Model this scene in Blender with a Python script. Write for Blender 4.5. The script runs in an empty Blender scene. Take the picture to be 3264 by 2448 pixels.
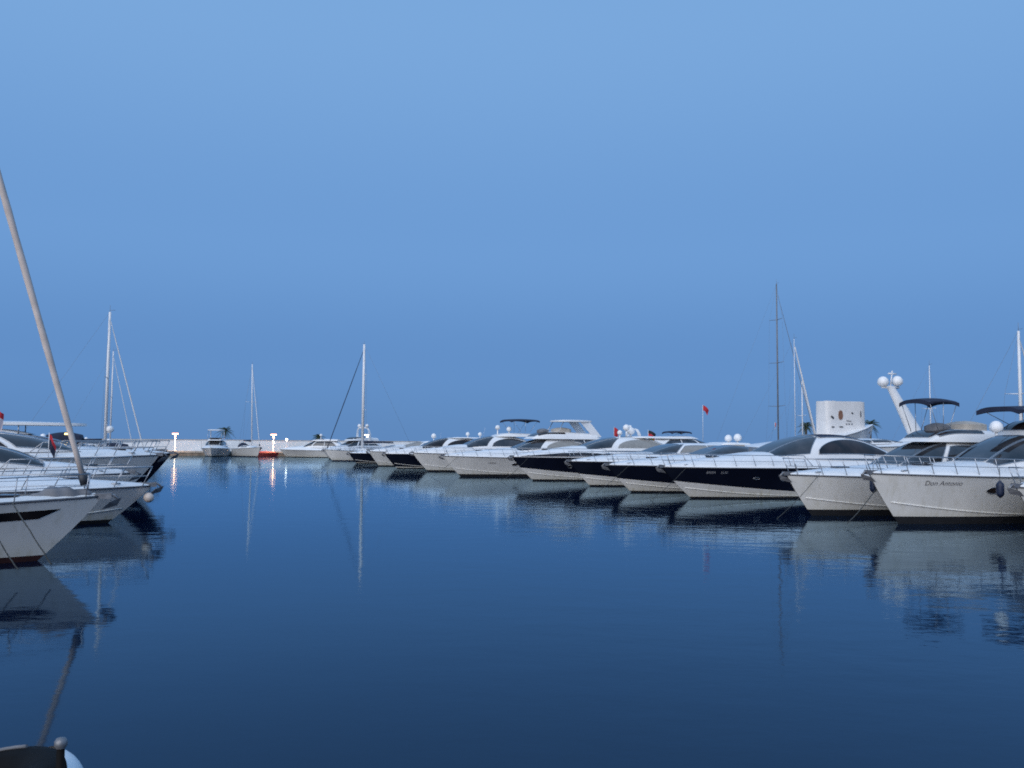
import bpy, math, random
from mathutils import Vector, Matrix
random.seed(7)
R = math.radians
scene = bpy.context.scene
C = scene.collection

# ------------------------------------------------------------------ camera
FPX, HC = 2830.0, 2.8                      # focal length in photo pixels, eye height above the water
cam_data = bpy.data.cameras.new('camera')
cam_data.sensor_width = 36.0
cam_data.lens = 36.0 * FPX / 3264.0
cam_data.clip_end = 20000.0
cam_data.clip_start = 0.05
cam = bpy.data.objects.new('camera', cam_data)
C.objects.link(cam)
cam.matrix_world = Matrix.Translation((0, 0, HC)) @ Matrix.Rotation(R(90 + 3.76), 4, 'X') @ Matrix.Rotation(R(0.45), 4, 'Z')
scene.camera = cam
CAMR = cam.matrix_world.to_3x3()

# ------------------------------------------------------------------ world, sun, exposure
SUN_EL, SUN_AZ = 27.0, 204.0                # afterglow in the west, behind the photographer
world = bpy.data.worlds.new('World')
scene.world = world
world.use_nodes = True
wn, wl = world.node_tree.nodes, world.node_tree.links
sky = wn.new('ShaderNodeTexSky')
sky.sky_type = 'NISHITA'
sky.sun_disc = False
sky.sun_elevation = R(SUN_EL)
sky.sun_rotation = R(SUN_AZ)
sky.air_density = 1.0
sky.dust_density = 0.2
sky.ozone_density = 6.0
bg = wn['Background']
# clear blue-hour dome: darkest at the horizon, paler overhead, the same all round
wtc = wn.new('ShaderNodeTexCoord')
wsep = wn.new('ShaderNodeSeparateXYZ')
wl.new(wtc.outputs['Generated'], wsep.inputs['Vector'])
wramp = wn.new('ShaderNodeValToRGB')
wramp.color_ramp.interpolation = 'EASE'
SKY = ((0.0, (0.102, 0.244, 0.525)), (0.08, (0.120, 0.276, 0.585)), (0.22, (0.160, 0.345, 0.680)), (0.45, (0.205, 0.410, 0.745)), (1.0, (0.225, 0.435, 0.765)))
els = wramp.color_ramp.elements
for i, (p, c) in enumerate(SKY):
    e = els[i] if i < 2 else els.new(p)
    e.position = p
    e.color = (*c, 1)
wl.new(wsep.outputs['Z'], wramp.inputs['Fac'])
wsc = wn.new('ShaderNodeMix'); wsc.data_type = 'RGBA'; wsc.blend_type = 'MULTIPLY'
wsc.inputs['Factor'].default_value = 1.0
wsc.inputs['B'].default_value = (0.05, 0.05, 0.05, 1.0)
wl.new(sky.outputs['Color'], wsc.inputs['A'])
wmix = wn.new('ShaderNodeMix'); wmix.data_type = 'RGBA'
wmix.inputs['Factor'].default_value = 0.94
wl.new(wsc.outputs['Result'], wmix.inputs['A'])
wl.new(wramp.outputs['Color'], wmix.inputs['B'])
wl.new(wmix.outputs['Result'], bg.inputs['Color'])
bg.inputs['Strength'].default_value = 1.0

sd = bpy.data.lights.new('sun', 'SUN')
sd.energy = 2.45
sd.angle = R(75)
sd.color = (1.0, 0.95, 0.90)
sun = bpy.data.objects.new('sun', sd)
C.objects.link(sun)
_d = Vector((math.sin(R(SUN_AZ)) * math.cos(R(SUN_EL)), math.cos(R(SUN_AZ)) * math.cos(R(SUN_EL)), math.sin(R(SUN_EL))))
sun.rotation_euler = (-_d).to_track_quat('-Z', 'Y').to_euler()

vs = scene.view_settings
vs.view_transform = 'Standard'
vs.look = 'None'
vs.exposure = 0.0
vs.gamma = 1.0
vs.use_curve_mapping = False
scene.cycles.use_denoising = False
scene.cycles.filter_width = 1.8
scene.cycles.max_bounces = 6
scene.cycles.diffuse_bounces = 3
scene.cycles.glossy_bounces = 4
scene.cycles.caustics_reflective = False
scene.cycles.caustics_refractive = False

# ------------------------------------------------------------------ survey helpers
def ray(px, py):
    return CAMR @ Vector(((px - 1632) / FPX, -(py - 1224) / FPX, -1.0))

def at(px, py, Y):
    """world point seen at photo pixel (px, py) standing Y metres out"""
    r = ray(px, py)
    k = Y / r.y
    return Vector((r.x * k, Y, HC + r.z * k))

# ------------------------------------------------------------------ materials
MATS = {}
def mat(name, col, rough=0.4, metal=0.0, spec=0.5, var=0.08, scale=3.0, emit=None, estr=0.0, coat=0.0, bump=0.0, col2=None):
    if name in MATS:
        return MATS[name]
    m = bpy.data.materials.new(name)
    m.use_nodes = True
    n, l = m.node_tree.nodes, m.node_tree.links
    b = n['Principled BSDF']
    b.inputs['Roughness'].default_value = rough
    b.inputs['Metallic'].default_value = metal
    b.inputs['Specular IOR Level'].default_value = spec
    b.inputs['Coat Weight'].default_value = coat
    tc = n.new('ShaderNodeTexCoord')
    nz = n.new('ShaderNodeTexNoise')
    nz.inputs['Scale'].default_value = scale
    nz.inputs['Detail'].default_value = 5
    l.new(tc.outputs['Object'], nz.inputs['Vector'])
    rp = n.new('ShaderNodeValToRGB')
    rp.color_ramp.elements[0].position = 0.3
    rp.color_ramp.elements[1].position = 0.7
    c2 = col2 or tuple(min(1.0, c * (1 + var)) for c in col)
    c1 = tuple(c * (1 - var) for c in col)
    rp.color_ramp.elements[0].color = (*c1, 1)
    rp.color_ramp.elements[1].color = (*c2, 1)
    l.new(nz.outputs['Fac'], rp.inputs['Fac'])
    l.new(rp.outputs['Color'], b.inputs['Base Color'])
    if bump:
        bp = n.new('ShaderNodeBump')
        bp.inputs['Strength'].default_value = bump
        bp.inputs['Distance'].default_value = 0.02
        l.new(nz.outputs['Fac'], bp.inputs['Height'])
        l.new(bp.outputs['Normal'], b.inputs['Normal'])
    if emit:
        b.inputs['Emission Color'].default_value = (*emit, 1)
        b.inputs['Emission Strength'].default_value = estr
    MATS[name] = m
    return m

GEL = mat('gelcoat_white', (0.80, 0.80, 0.80), 0.28, var=0.05, scale=0.8)
def hull_paint(name, col, rough):
    """gelcoat with scum above the waterline and faint run-off streaks"""
    m = mat(name, col, rough, var=0.05, scale=0.9)
    n, l = m.node_tree.nodes, m.node_tree.links
    b = n['Principled BSDF']
    src = b.inputs['Base Color'].links[0].from_socket
    tc = n.new('ShaderNodeTexCoord')
    sp = n.new('ShaderNodeSeparateXYZ'); l.new(tc.outputs['Object'], sp.inputs['Vector'])
    mp = n.new('ShaderNodeMapping'); mp.inputs['Scale'].default_value = (5.0, 5.0, 0.35); l.new(tc.outputs['Object'], mp.inputs['Vector'])
    ns = n.new('ShaderNodeTexNoise'); ns.inputs['Scale'].default_value = 1.0; ns.inputs['Detail'].default_value = 6; l.new(mp.outputs['Vector'], ns.inputs['Vector'])
    st = n.new('ShaderNodeMapRange'); st.inputs['From Min'].default_value = 0.52; st.inputs['From Max'].default_value = 0.78; st.inputs['To Max'].default_value = 0.35
    l.new(ns.outputs['Fac'], st.inputs['Value'])
    wl_ = n.new('ShaderNodeMapRange'); wl_.inputs['From Min'].default_value = 0.62; wl_.inputs['From Max'].default_value = 0.10; wl_.inputs['To Max'].default_value = 0.9
    l.new(sp.outputs['Z'], wl_.inputs['Value'])
    mu = n.new('ShaderNodeMath'); mu.operation = 'MULTIPLY'; l.new(wl_.outputs['Result'], mu.inputs[0]); l.new(ns.outputs['Fac'], mu.inputs[1])
    ad = n.new('ShaderNodeMath'); ad.operation = 'ADD'; ad.use_clamp = True; l.new(mu.outputs[0], ad.inputs[0]); l.new(st.outputs['Result'], ad.inputs[1])
    mx = n.new('ShaderNodeMix'); mx.data_type = 'RGBA'
    mx.inputs['B'].default_value = (col[0] * 0.62, col[1] * 0.58, col[2] * 0.45, 1)
    l.new(ad.outputs[0], mx.inputs['Factor']); l.new(src, mx.inputs['A']); l.new(mx.outputs['Result'], b.inputs['Base Color'])
    b.inputs['Coat Weight'].default_value = 0.4; b.inputs['Coat Roughness'].default_value = 0.06
    return m
HULLW = hull_paint('hull_white', (0.80, 0.79, 0.76), 0.25)
HULLG = hull_paint('hull_grey_white', (0.68, 0.68, 0.66), 0.28)
NAVY = mat('hull_navy', (0.006, 0.008, 0.018), 0.12, var=0.2, scale=0.7)
BLACKP = mat('antifouling_black', (0.010, 0.010, 0.012), 0.6, var=0.3)
REDP = mat('antifouling_red', (0.032, 0.009, 0.008), 0.6, var=0.3)
BLUEP = mat('antifouling_blue', (0.010, 0.018, 0.04), 0.6, var=0.3)
DECK = mat('deck_nonskid', (0.72, 0.72, 0.71), 0.55, var=0.05, scale=6)
DECKB = mat('deck_beige', (0.50, 0.46, 0.40), 0.6, var=0.1, scale=6)
GLASS = mat('tinted_glass', (0.012, 0.016, 0.022), 0.05, spec=0.9, var=0.3, scale=1.1, col2=(0.055, 0.055, 0.06))
GLASSB = mat('dark_glass', (0.006, 0.006, 0.008), 0.07, spec=0.5, var=0.3, scale=1.3, col2=(0.040, 0.030, 0.028))
COVER = mat('grey_window_cover', (0.27, 0.27, 0.26), 0.8, var=0.12, scale=5)
STEEL = mat('stainless', (0.42, 0.43, 0.45), 0.28, metal=0.85, var=0.1)
DARK = mat('dark_trim', (0.03, 0.033, 0.04), 0.5, var=0.2)
RUB = mat('rub_rail_grey', (0.10, 0.105, 0.12), 0.5, var=0.2)
GALV = mat('galvanised', (0.22, 0.22, 0.23), 0.45, metal=0.5, var=0.25, scale=9)
CNAVY = mat('canvas_navy', (0.012, 0.018, 0.042), 0.85, var=0.2, bump=0.3)
CGREY = mat('canvas_grey', (0.16, 0.165, 0.18), 0.85, var=0.2, bump=0.3)
CBEIGE = mat('canvas_beige', (0.42, 0.38, 0.33), 0.85, var=0.15, bump=0.3)
CWHITE = mat('canvas_white', (0.72, 0.70, 0.68), 0.8, var=0.05, scale=2, bump=0.4)
SAILB = mat('sailcloth_tan', (0.60, 0.51, 0.46), 0.85, var=0.15, scale=2.5, bump=0.4)
ALU = mat('mast_white', (0.74, 0.74, 0.75), 0.4, var=0.05)
ALUG = mat('mast_grey', (0.16, 0.17, 0.19), 0.45, var=0.15)
WIRE = mat('rigging_wire', (0.20, 0.21, 0.23), 0.5, var=0.1)
ROPE = mat('rope_dark', (0.05, 0.055, 0.055), 0.9, var=0.3, scale=20)
DOME = mat('dome_white', (0.80, 0.80, 0.80), 0.35, var=0.03)
RED = mat('flag_red', (0.42, 0.02, 0.03), 0.85, var=0.2)
YEL = mat('flag_gold', (0.55, 0.36, 0.03), 0.85, var=0.2)
BLK = mat('flag_black', (0.012, 0.012, 0.012), 0.85, var=0.2)
FWHT = mat('flag_pale', (0.60, 0.50, 0.52), 0.85, var=0.1)
REDBOAT = mat('red_tarpaulin', (0.30, 0.04, 0.035), 0.7, var=0.2, bump=0.4)
BROWN = mat('emblem_brown', (0.22, 0.11, 0.07), 0.7, var=0.15)
QUAY = mat('quay_stone', (0.20, 0.165, 0.13), 0.9, var=0.35, scale=1.2, bump=0.5)
COPE = mat('coping_stone', (0.40, 0.37, 0.33), 0.85, var=0.15, scale=2, bump=0.3)
WALLP = mat('breakwater_wall_white', (0.66, 0.70, 0.74), 0.85, var=0.14, scale=0.35, bump=0.3)
PIER = mat('pier_concrete', (0.30, 0.29, 0.27), 0.9, var=0.2, scale=1.5, bump=0.4)
BARK = mat('palm_bark', (0.10, 0.075, 0.05), 0.95, var=0.35, scale=9, bump=0.6)
FROND = mat('palm_frond', (0.035, 0.055, 0.02), 0.7, var=0.35, scale=6)
RUBBER = mat('hypalon_dark', (0.004, 0.0035, 0.0035), 0.75, spec=0.15, var=0.3, scale=6)
NAME_D = mat('lettering_dark', (0.12, 0.12, 0.14), 0.5)
NAME_W = mat('lettering_white', (0.42, 0.43, 0.46), 0.5)
FENDN = mat('fender_navy', (0.012, 0.02, 0.05), 0.5, var=0.2)
BALLP = mat('buoy_pale', (0.66, 0.55, 0.47), 0.45, var=0.1)
LAMPW = mat('lamp_warm', (1.0, 0.75, 0.5), 0.5, emit=(1.0, 0.42, 0.18), estr=10.0)
LAMPC = mat('lamp_white', (1.0, 0.95, 0.9), 0.5, emit=(1.0, 0.85, 0.68), estr=8.0)
LAMPY = mat('lamp_yellow', (1.0, 0.8, 0.3), 0.5, emit=(1.0, 0.72, 0.22), estr=5.0)

# water: dark sea body under a clear surface with small ripples
WATER = bpy.data.materials.new('sea_water')
WATER.use_nodes = True
_n, _l = WATER.node_tree.nodes, WATER.node_tree.links
_n.remove(_n['Principled BSDF'])
_out = _n['Material Output']
_body = _n.new('ShaderNodeBsdfDiffuse'); _body.inputs['Color'].default_value = (0.0005, 0.004, 0.018, 1)
_gl = _n.new('ShaderNodeBsdfGlossy'); _gl.inputs['Color'].default_value = (0.62, 0.84, 1.0, 1); _gl.inputs['Roughness'].default_value = 0.055
_fr = _n.new('ShaderNodeFresnel'); _fr.inputs['IOR'].default_value = 1.32
_ms = _n.new('ShaderNodeMixShader')
_tc = _n.new('ShaderNodeTexCoord')
_mp = _n.new('ShaderNodeMapping'); _mp.inputs['Scale'].default_value = (0.8, 1.3, 1.0); _mp.inputs['Rotation'].default_value = (0, 0, R(20))
_n1 = _n.new('ShaderNodeTexNoise'); _n1.inputs['Scale'].default_value = 0.9; _n1.inputs['Detail'].default_value = 4; _n1.inputs['Roughness'].default_value = 0.55
_n2 = _n.new('ShaderNodeTexNoise'); _n2.inputs['Scale'].default_value = 0.08; _n2.inputs['Detail'].default_value = 2
_l.new(_tc.outputs['Object'], _mp.inputs['Vector']); _l.new(_mp.outputs['Vector'], _n1.inputs['Vector']); _l.new(_tc.outputs['Object'], _n2.inputs['Vector'])
_mu = _n.new('ShaderNodeMath'); _mu.operation = 'MULTIPLY'
_n2.inputs['Scale'].default_value = 0.045; _n2.inputs['Detail'].default_value = 3
_mr = _n.new('ShaderNodeMapRange'); _mr.inputs['From Min'].default_value = 0.40; _mr.inputs['From Max'].default_value = 0.66
_mr.inputs['To Min'].default_value = 0.14; _mr.inputs['To Max'].default_value = 1.0
_l.new(_n2.outputs['Fac'], _mr.inputs['Value'])
_l.new(_n1.outputs['Fac'], _mu.inputs[0]); _l.new(_mr.outputs['Result'], _mu.inputs[1])
_bp = _n.new('ShaderNodeBump'); _bp.inputs['Strength'].default_value = 1.0; _bp.inputs['Distance'].default_value = 0.020
_l.new(_mu.outputs[0], _bp.inputs['Height'])
_l.new(_bp.outputs['Normal'], _gl.inputs['Normal']); _l.new(_bp.outputs['Normal'], _fr.inputs['Normal'])
_l.new(_fr.outputs['Fac'], _ms.inputs['Fac']); _l.new(_body.outputs['BSDF'], _ms.inputs[1]); _l.new(_gl.outputs['BSDF'], _ms.inputs[2])
_l.new(_ms.outputs['Shader'], _out.inputs['Surface'])

# ------------------------------------------------------------------ mesh helpers
class MB:
    def __init__(self):
        self.v, self.f, self.s = [], [], []
    def grid(self, fn, us, vs_, smooth=True):
        o = len(self.v); nu, nv = len(us), len(vs_)
        for u in us:
            for w in vs_:
                self.v.append(tuple(fn(u, w)))
        for i in range(nu - 1):
            for j in range(nv - 1):
                self.f.append((o + i * nv + j, o + (i + 1) * nv + j, o + (i + 1) * nv + j + 1, o + i * nv + j + 1))
                self.s.append(smooth)
        return self
    def poly(self, pts):
        o = len(self.v); self.v += [tuple(p) for p in pts]
        self.f.append(tuple(range(o, o + len(pts)))); self.s.append(False)
        return self
    def prism(self, pts, d):
        """closed polygon pts swept by vector d"""
        o = len(self.v); n = len(pts); d = Vector(d)
        self.v += [tuple(Vector(p)) for p in pts] + [tuple(Vector(p) + d) for p in pts]
        self.f.append(tuple(range(o, o + n))); self.s.append(False)
        self.f.append(tuple(range(o + 2 * n - 1, o + n - 1, -1))); self.s.append(False)
        for i in range(n):
            j = (i + 1) % n
            self.f.append((o + i, o + j, o + n + j, o + n + i)); self.s.append(False)
        return self
    def box(self, c, sz, rz=0.0):
        cx, cy, cz = c; a, b, h = sz[0] / 2, sz[1] / 2, sz[2] / 2
        m = Matrix.Rotation(rz, 3, 'Z')
        pts = [m @ Vector((x, y, -h)) + Vector(c) for x, y in ((-a, -b), (a, -b), (a, b), (-a, b))]
        return self.prism(pts, (0, 0, 2 * h))
    def tube(self, path, r, n=8, closed=False, caps=True):
        path = [Vector(p) for p in path]
        rs = r if isinstance(r, (list, tuple)) else [r] * len(path)
        o = len(self.v); m = len(path)
        ref = Vector((0.13, 0.27, 0.95))
        for i, p in enumerate(path):
            if closed:
                t = path[(i + 1) % m] - path[i - 1]
            else:
                t = path[min(i + 1, m - 1)] - path[max(i - 1, 0)]
            t.normalize()
            a = t.cross(ref)
            if a.length < 0.15:
                a = t.cross(Vector((1, 0.1, 0)))
            a.normalize(); b = t.cross(a)
            for k in range(n):
                an = 2 * math.pi * k / n
                self.v.append(tuple(p + rs[i] * (math.cos(an) * a + math.sin(an) * b)))
        for i in range(m if closed else m - 1):
            j = (i + 1) % m
            for k in range(n):
                q = (k + 1) % n
                self.f.append((o + i * n + k, o + j * n + k, o + j * n + q, o + i * n + q)); self.s.append(True)
        if caps and not closed:
            self.f.append(tuple(o + k for k in range(n))); self.s.append(False)
            self.f.append(tuple(o + (m - 1) * n + k for k in reversed(range(n)))); self.s.append(False)
        return self
    def lathe(self, c, prof, n=16, ax=(1, 1)):
        """profile of (radius, z) about the vertical through c"""
        c = Vector(c)
        us = [2 * math.pi * k / n for k in range(n + 1)]
        return self.grid(lambda u, w: c + Vector((prof[w][0] * math.cos(u) * ax[0], prof[w][0] * math.sin(u) * ax[1], prof[w][1])), us, range(len(prof)))
    def build(self, name, m, parent=None):
        me = bpy.data.meshes.new(name)
        me.from_pydata(self.v, [], self.f)
        me.polygons.foreach_set('use_smooth', self.s)
        me.materials.append(m)
        me.update()
        o = bpy.data.objects.new(name, me)
        C.objects.link(o)
        o.parent = parent
        return o

def lin(a, b, n):
    return [a + (b - a) * i / (n - 1) for i in range(n)]

def tag(o, label=None, cat=None, group=None, kind=None):
    if label: o['label'] = label
    if cat: o['category'] = cat
    if group: o['group'] = group
    if kind: o['kind'] = kind
    return o

def empty(name, loc, rz=0.0):
    o = bpy.data.objects.new(name, None)
    o.empty_display_size = 0.3
    C.objects.link(o)
    o.location = loc
    o.rotation_euler = (0, 0, rz)
    return o

def place(o, m, parent):
    """another object sharing the mesh of o"""
    c = bpy.data.objects.new(o.name.split('.')[0], o.data)
    C.objects.link(c)
    c.parent = parent
    c.matrix_local = m
    return c

# ------------------------------------------------------------------ hull shapes
class Hull:
    def __init__(self, L, B, zbow, zstern, rake, full=2.3, wl=0.86, stern=0.93, flare=1.6):
        self.L, self.B, self.zb, self.zs, self.rake = L, B, zbow, zstern, rake
        self.full, self.wl, self.st, self.fl = full, wl, stern, flare
        self.z0 = -0.45
    def zd(self, t):
        return self.zs + (self.zb - self.zs) * max(t, 0) ** 1.7
    def bs(self, t):
        if t < 0.5:
            return self.B / 2 * (self.st + (1 - self.st) * math.sin(t * math.pi))
        return self.B / 2 * max(0.012, (1 - ((t - 0.5) / 0.5) ** self.full) ** 0.92)
    def bw(self, t):
        if t < 0.35:
            return self.B / 2 * self.wl * self.st
        return self.B / 2 * self.wl * max(0.0, self.st + (1 - self.st) * 0.0 - self.st * ((t - 0.35) / 0.65) ** 1.9)
    def v_of(self, t, z):
        return (z - self.z0) / (self.zd(t) - self.z0)
    def pt(self, t, v, side=1, off=0.0):
        z = self.z0 + v * (self.zd(t) - self.z0)
        k = max(0.0, 1 - (z - self.z0) / (self.zb - self.z0))
        x = -self.L / 2 + t * (self.L - self.rake * k ** 1.15)
        y = self.bw(t) + (self.bs(t) - self.bw(t)) * max(v, 0) ** self.fl
        return Vector((x, side * (y + off), z))
    def t_at_s(self, s):                      # s metres aft of the bow tip, at the sheer
        return 1 - s / self.L
    def patch(self, mb, zlo, zhi, t0=0.0, t1=1.0, nt=40, nv=8, off=0.0, sides=(1, -1)):
        """strip of topside between two height curves (callables of t, or None for the sheer)"""
        for sd_ in sides:
            def fn(t, w, sd_=sd_):
                a = zlo(t) if callable(zlo) else zlo
                b = self.zd(t) if zhi is None else (zhi(t) if callable(zhi) else zhi)
                b = max(a + 0.001, min(b, self.zd(t)))
                return self.pt(t, self.v_of(t, a + (b - a) * w), sd_, off)
            mb.grid(fn, lin(t0, t1, nt), lin(0, 1, nv))
        return mb
    def transom(self, mb, zlo, zhi=None):
        b = self.zd(0) if zhi is None else zhi
        mb.grid(lambda w, u: self.pt(0, self.v_of(0, zlo + (b - zlo) * w)) * Vector_mask(u), lin(0, 1, 5), lin(-1, 1, 3), False)
        return mb

class Vector_mask:
    def __init__(self, u): self.u = u
    def __rmul__(self, v): return Vector((v.x, v.y * self.u, v.z))

def mulu(v, u):
    return Vector((v.x, v.y * u, v.z))

def transom(h, mb, zlo, zhi):
    mb.grid(lambda w, u: mulu(h.pt(0, h.v_of(0, zlo + (zhi - zlo) * w)), u), lin(0, 1, 5), lin(-1, 1, 3), False)
    return mb

def letters(text, size):
    cu = bpy.data.curves.new('lettering', 'FONT')
    cu.body = text; cu.size = size
    ob = bpy.data.objects.new('lettering', cu)
    C.objects.link(ob)
    bpy.context.view_layer.update()
    me = bpy.data.meshes.new_from_object(ob.evaluated_get(bpy.context.evaluated_depsgraph_get()))
    vs_ = [Vector(v.co) for v in me.vertices]
    fs = [tuple(p.vertices) for p in me.polygons]
    bpy.data.objects.remove(ob); bpy.data.curves.remove(cu); bpy.data.meshes.remove(me)
    return vs_, fs

def hull_name(h, text, s0, z, size, m, parent, side=1):
    vs_, fs = letters(text, size)
    mb = MB()
    for v in vs_:
        s = s0 + v.x
        t = 1 - s / h.L
        zz = z + v.y - 0.0 * v.x
        for _ in range(3):                    # follow the rake of the sections
            k = max(0.0, 1 - (zz - h.z0) / (h.zb - h.z0))
            t = (h.L - s) / (h.L - h.rake * k ** 1.15)
        mb.v.append(tuple(h.pt(min(t, 0.995), h.v_of(t, zz), side, 0.010)))
    mb.f = fs; mb.s = [False] * len(fs)
    return mb.build('name_lettering', m, parent)

def oval(h, s, z, a, b, m, parent, name='porthole', ring=True):
    for side in (1, -1):
        def P(u, w, off):
            x, zz = s - a * w * math.cos(u), z + b * w * math.sin(u)
            k = max(0.0, 1 - (zz - h.z0) / (h.zb - h.z0))
            t = (h.L - x) / (h.L - h.rake * k ** 1.15)
            return h.pt(t, h.v_of(t, zz), side, off)
        us = lin(0, 2 * math.pi, 17)
        p = MB().grid(lambda u, w: P(u, w, 0.012), us, (0.0, 0.5, 1.0)).build(name, m, parent)
        if ring:
            MB().tube([P(u, 1.05, 0.014) for u in us[:-1]], 0.014, 5, closed=True).build('rim', STEEL, p)

# ------------------------------------------------------------------ small fittings
def dome(parent, p, r, name='radar_dome'):
    mb = MB().lathe(p, [(r * 0.55, 0), (r * 0.6, 0.03), (r * 0.95, r * 0.35), (r, r * 0.75), (r * 0.93, r * 1.15), (r * 0.72, r * 1.5), (r * 0.4, r * 1.72), (0.001, r * 1.8)], 14)
    return mb.build(name, DOME, parent)

def antenna(parent, p, h, lean=(0, 0), r=0.012):
    p = Vector(p)
    return MB().tube([p, p + Vector((lean[0], lean[1], h))], [r, r * 0.6], 5).build('antenna', ALU, parent)

def anchor(parent, p, sc=1.0):
    """plough anchor lying in the bow roller: shank, crown, two flukes"""
    p = Vector(p)
    mb = MB()
    mb.tube([p + Vector((-0.35, 0, 0.05)) * sc, p + Vector((0.22, 0, 0.03)) * sc, p + Vector((0.36, 0, -0.10)) * sc], 0.035 * sc, 6)
    for s in (1, -1):
        mb.prism([p + sc * Vector(q) for q in ((0.38, 0, -0.06), (0.30, 0, -0.22), (-0.02, 0.22 * s, -0.30), (0.12, 0.20 * s, -0.16))], sc * Vector((0.02, 0, 0.03)))
    mb.prism([p + sc * Vector(q) for q in ((-0.40, -0.07, -0.04), (0.18, -0.07, -0.06), (0.18, -0.07, 0.09), (-0.40, -0.07, 0.05))], (0, 0.14 * sc, 0))
    return mb.build('anchor', GALV, parent)

def rail(h, parent, s_aft, hgt=0.62, inset=0.94, lean=0.28, n=7, r=0.016, mid=True, open_bow=False, m=None):
    """pulpit and side rail: raked stanchions with a top rail round the bow"""
    m = m or STEEL
    t0 = 1 - s_aft / h.L
    ts = [t0 + (0.975 - t0) * i / (n - 1) for i in range(n)]
    def foot(t, sd_): return Vector((-h.L / 2 + t * h.L, sd_ * h.bs(t) * inset, h.zd(t) + 0.02))
    def top(t, sd_, k=1.0):
        f = foot(t, sd_)
        return f + Vector((lean * k, 0.05 * sd_ * k, hgt * k))
    path = [top(t, 1) for t in ts] + [top(t, -1) for t in reversed(ts)]
    path = [foot(t0 - 0.03, 1)] + path + [foot(t0 - 0.03, -1)]
    rl = MB().tube(path, r * 1.15, 6).build('rail', m, parent)
    if mid:
        MB().tube([top(t, 1, 0.5) for t in ts] + [top(t, -1, 0.5) for t in reversed(ts)], r * 0.7, 5).build('middle_rail', m, rl)
    st = None
    for t in ts:
        for sd_ in (1, -1):
            f, e = foot(t, sd_), top(t, sd_)
            if st is None:
                st = MB().tube([(0, 0, 0), (lean, 0.05, hgt)], r, 6).build('stanchion', m, rl)
                st.location = f
                base_side = sd_
            else:
                place(st, Matrix.Translation(f) @ Matrix.Diagonal((1, 1 if sd_ == base_side else -1, 1, 1)), rl)
    return rl

def fender(name, p, label, m=None, h=0.62, r=0.13, line=0.5):
    t = empty(name, p)
    tag(t, label, 'fender', 'fenders hanging on the boats')
    MB().lathe((0, 0, 0), [(0.001, -h / 2 - 0.05), (0.05, -h / 2 - 0.02), (r * 0.9, -h / 2 + 0.05), (r, -h / 4), (r, h / 4), (r * 0.9, h / 2 - 0.05), (0.05, h / 2 + 0.02), (0.02, h / 2 + 0.06)], 12).build('body', m or FENDN, t)
    MB().tube([(0, 0, h / 2 + 0.04), (0, 0, h / 2 + line)], 0.01, 5).build('rope', ROPE, t)
    return t

# ------------------------------------------------------------------ cabin shells
class Shell:
    """deckhouse surface between s_front and s_aft (metres aft of the tip); a = 0 port base .. pi starboard base"""
    rim = False
    def __init__(self, h, s_front, s_aft, width, base, prof, n=3.2, nar=0.25):
        self.h, self.sf, self.sa, self.w, self.base, self.prof, self.n, self.nar = h, s_front, s_aft, width, base, prof, n, nar
    def pt(self, tau, a, off=0.0):
        """tau 0 at the front, 1 at the aft end"""
        h = self.h
        s = self.sf + tau * (self.sa - self.sf)
        x = h.L / 2 - s
        w = self.w * (1 - self.nar * (1 - min(1, tau / 0.45)) ** 2)
        z0 = self.base(tau)
        hh = max(0.004, self.prof(tau))
        c, sn = math.cos(a), math.sin(a)
        cy = math.copysign(abs(c) ** (2 / self.n), c)
        sz = max(0.0, sn) ** (2 / self.n)
        tum = 1 - 0.20 * sz * min(1, hh)
        return Vector((x + off * 0.25, (w * tum + off) * cy, z0 + (hh + off) * sz))
    def body(self, name, m, parent, nt=30, na=25, t0=0.0, t1=1.0, cap=True):
        mb = MB().grid(lambda t, a: self.pt(t, a), lin(t0, t1, nt), lin(0, math.pi, na))
        if cap:
            mb.poly([self.pt(t1, a) for a in lin(0, math.pi, na)])
        return mb.build(name, m, parent)
    def arch_pane(self, name, m, parent, t0, t1, a0, a1, side=1, off=0.014, nt=22, na=8, p=0.55):
        """pane under an arch: its upper edge rises from a0 to a1 and falls again"""
        def fn(k, j):
            a = a0 + (max(0.6, (a1 - a0) * math.sin(math.pi * k) ** p)) * j
            return self.pt(t0 + (t1 - t0) * k, R(a if side > 0 else 180 - a), off)
        o = MB().grid(fn, lin(0, 1, nt), lin(0, 1, na)).build(name, m, parent)
        if self.rim:
            MB().tube([fn(k, 0) for k in lin(0, 1, nt)] + [fn(k, 1) for k in lin(0.98, 0.02, nt)], 0.02, 5, closed=True).build('window_frame', STEEL, o)
        return o
    def pane(self, name, m, parent, t0, t1, a0, a1, off=0.012, nt=12, na=8):
        """t0, t1 may depend on a; a in degrees"""
        f0 = t0 if callable(t0) else (lambda a: t0)
        f1 = t1 if callable(t1) else (lambda a: t1)
        mb = MB().grid(lambda k, a: self.pt(f0(a) + (f1(a) - f0(a)) * k, R(a), off), lin(0, 1, nt), lin(a0, a1, na))
        o = mb.build(name, m, parent)
        if self.rim:
            g = lambda k, a: self.pt(f0(a) + (f1(a) - f0(a)) * k, R(a), off)
            MB().tube([g(k, a0) for k in lin(0, 1, nt)] + [g(1, a) for a in lin(a0, a1, na)[1:]] + [g(k, a1) for k in lin(1, 0, nt)[1:]] + [g(0, a) for a in lin(a1, a0, na)[1:-1]], 0.02, 5, closed=True).build('window_frame', STEEL, o)
        return o

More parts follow.
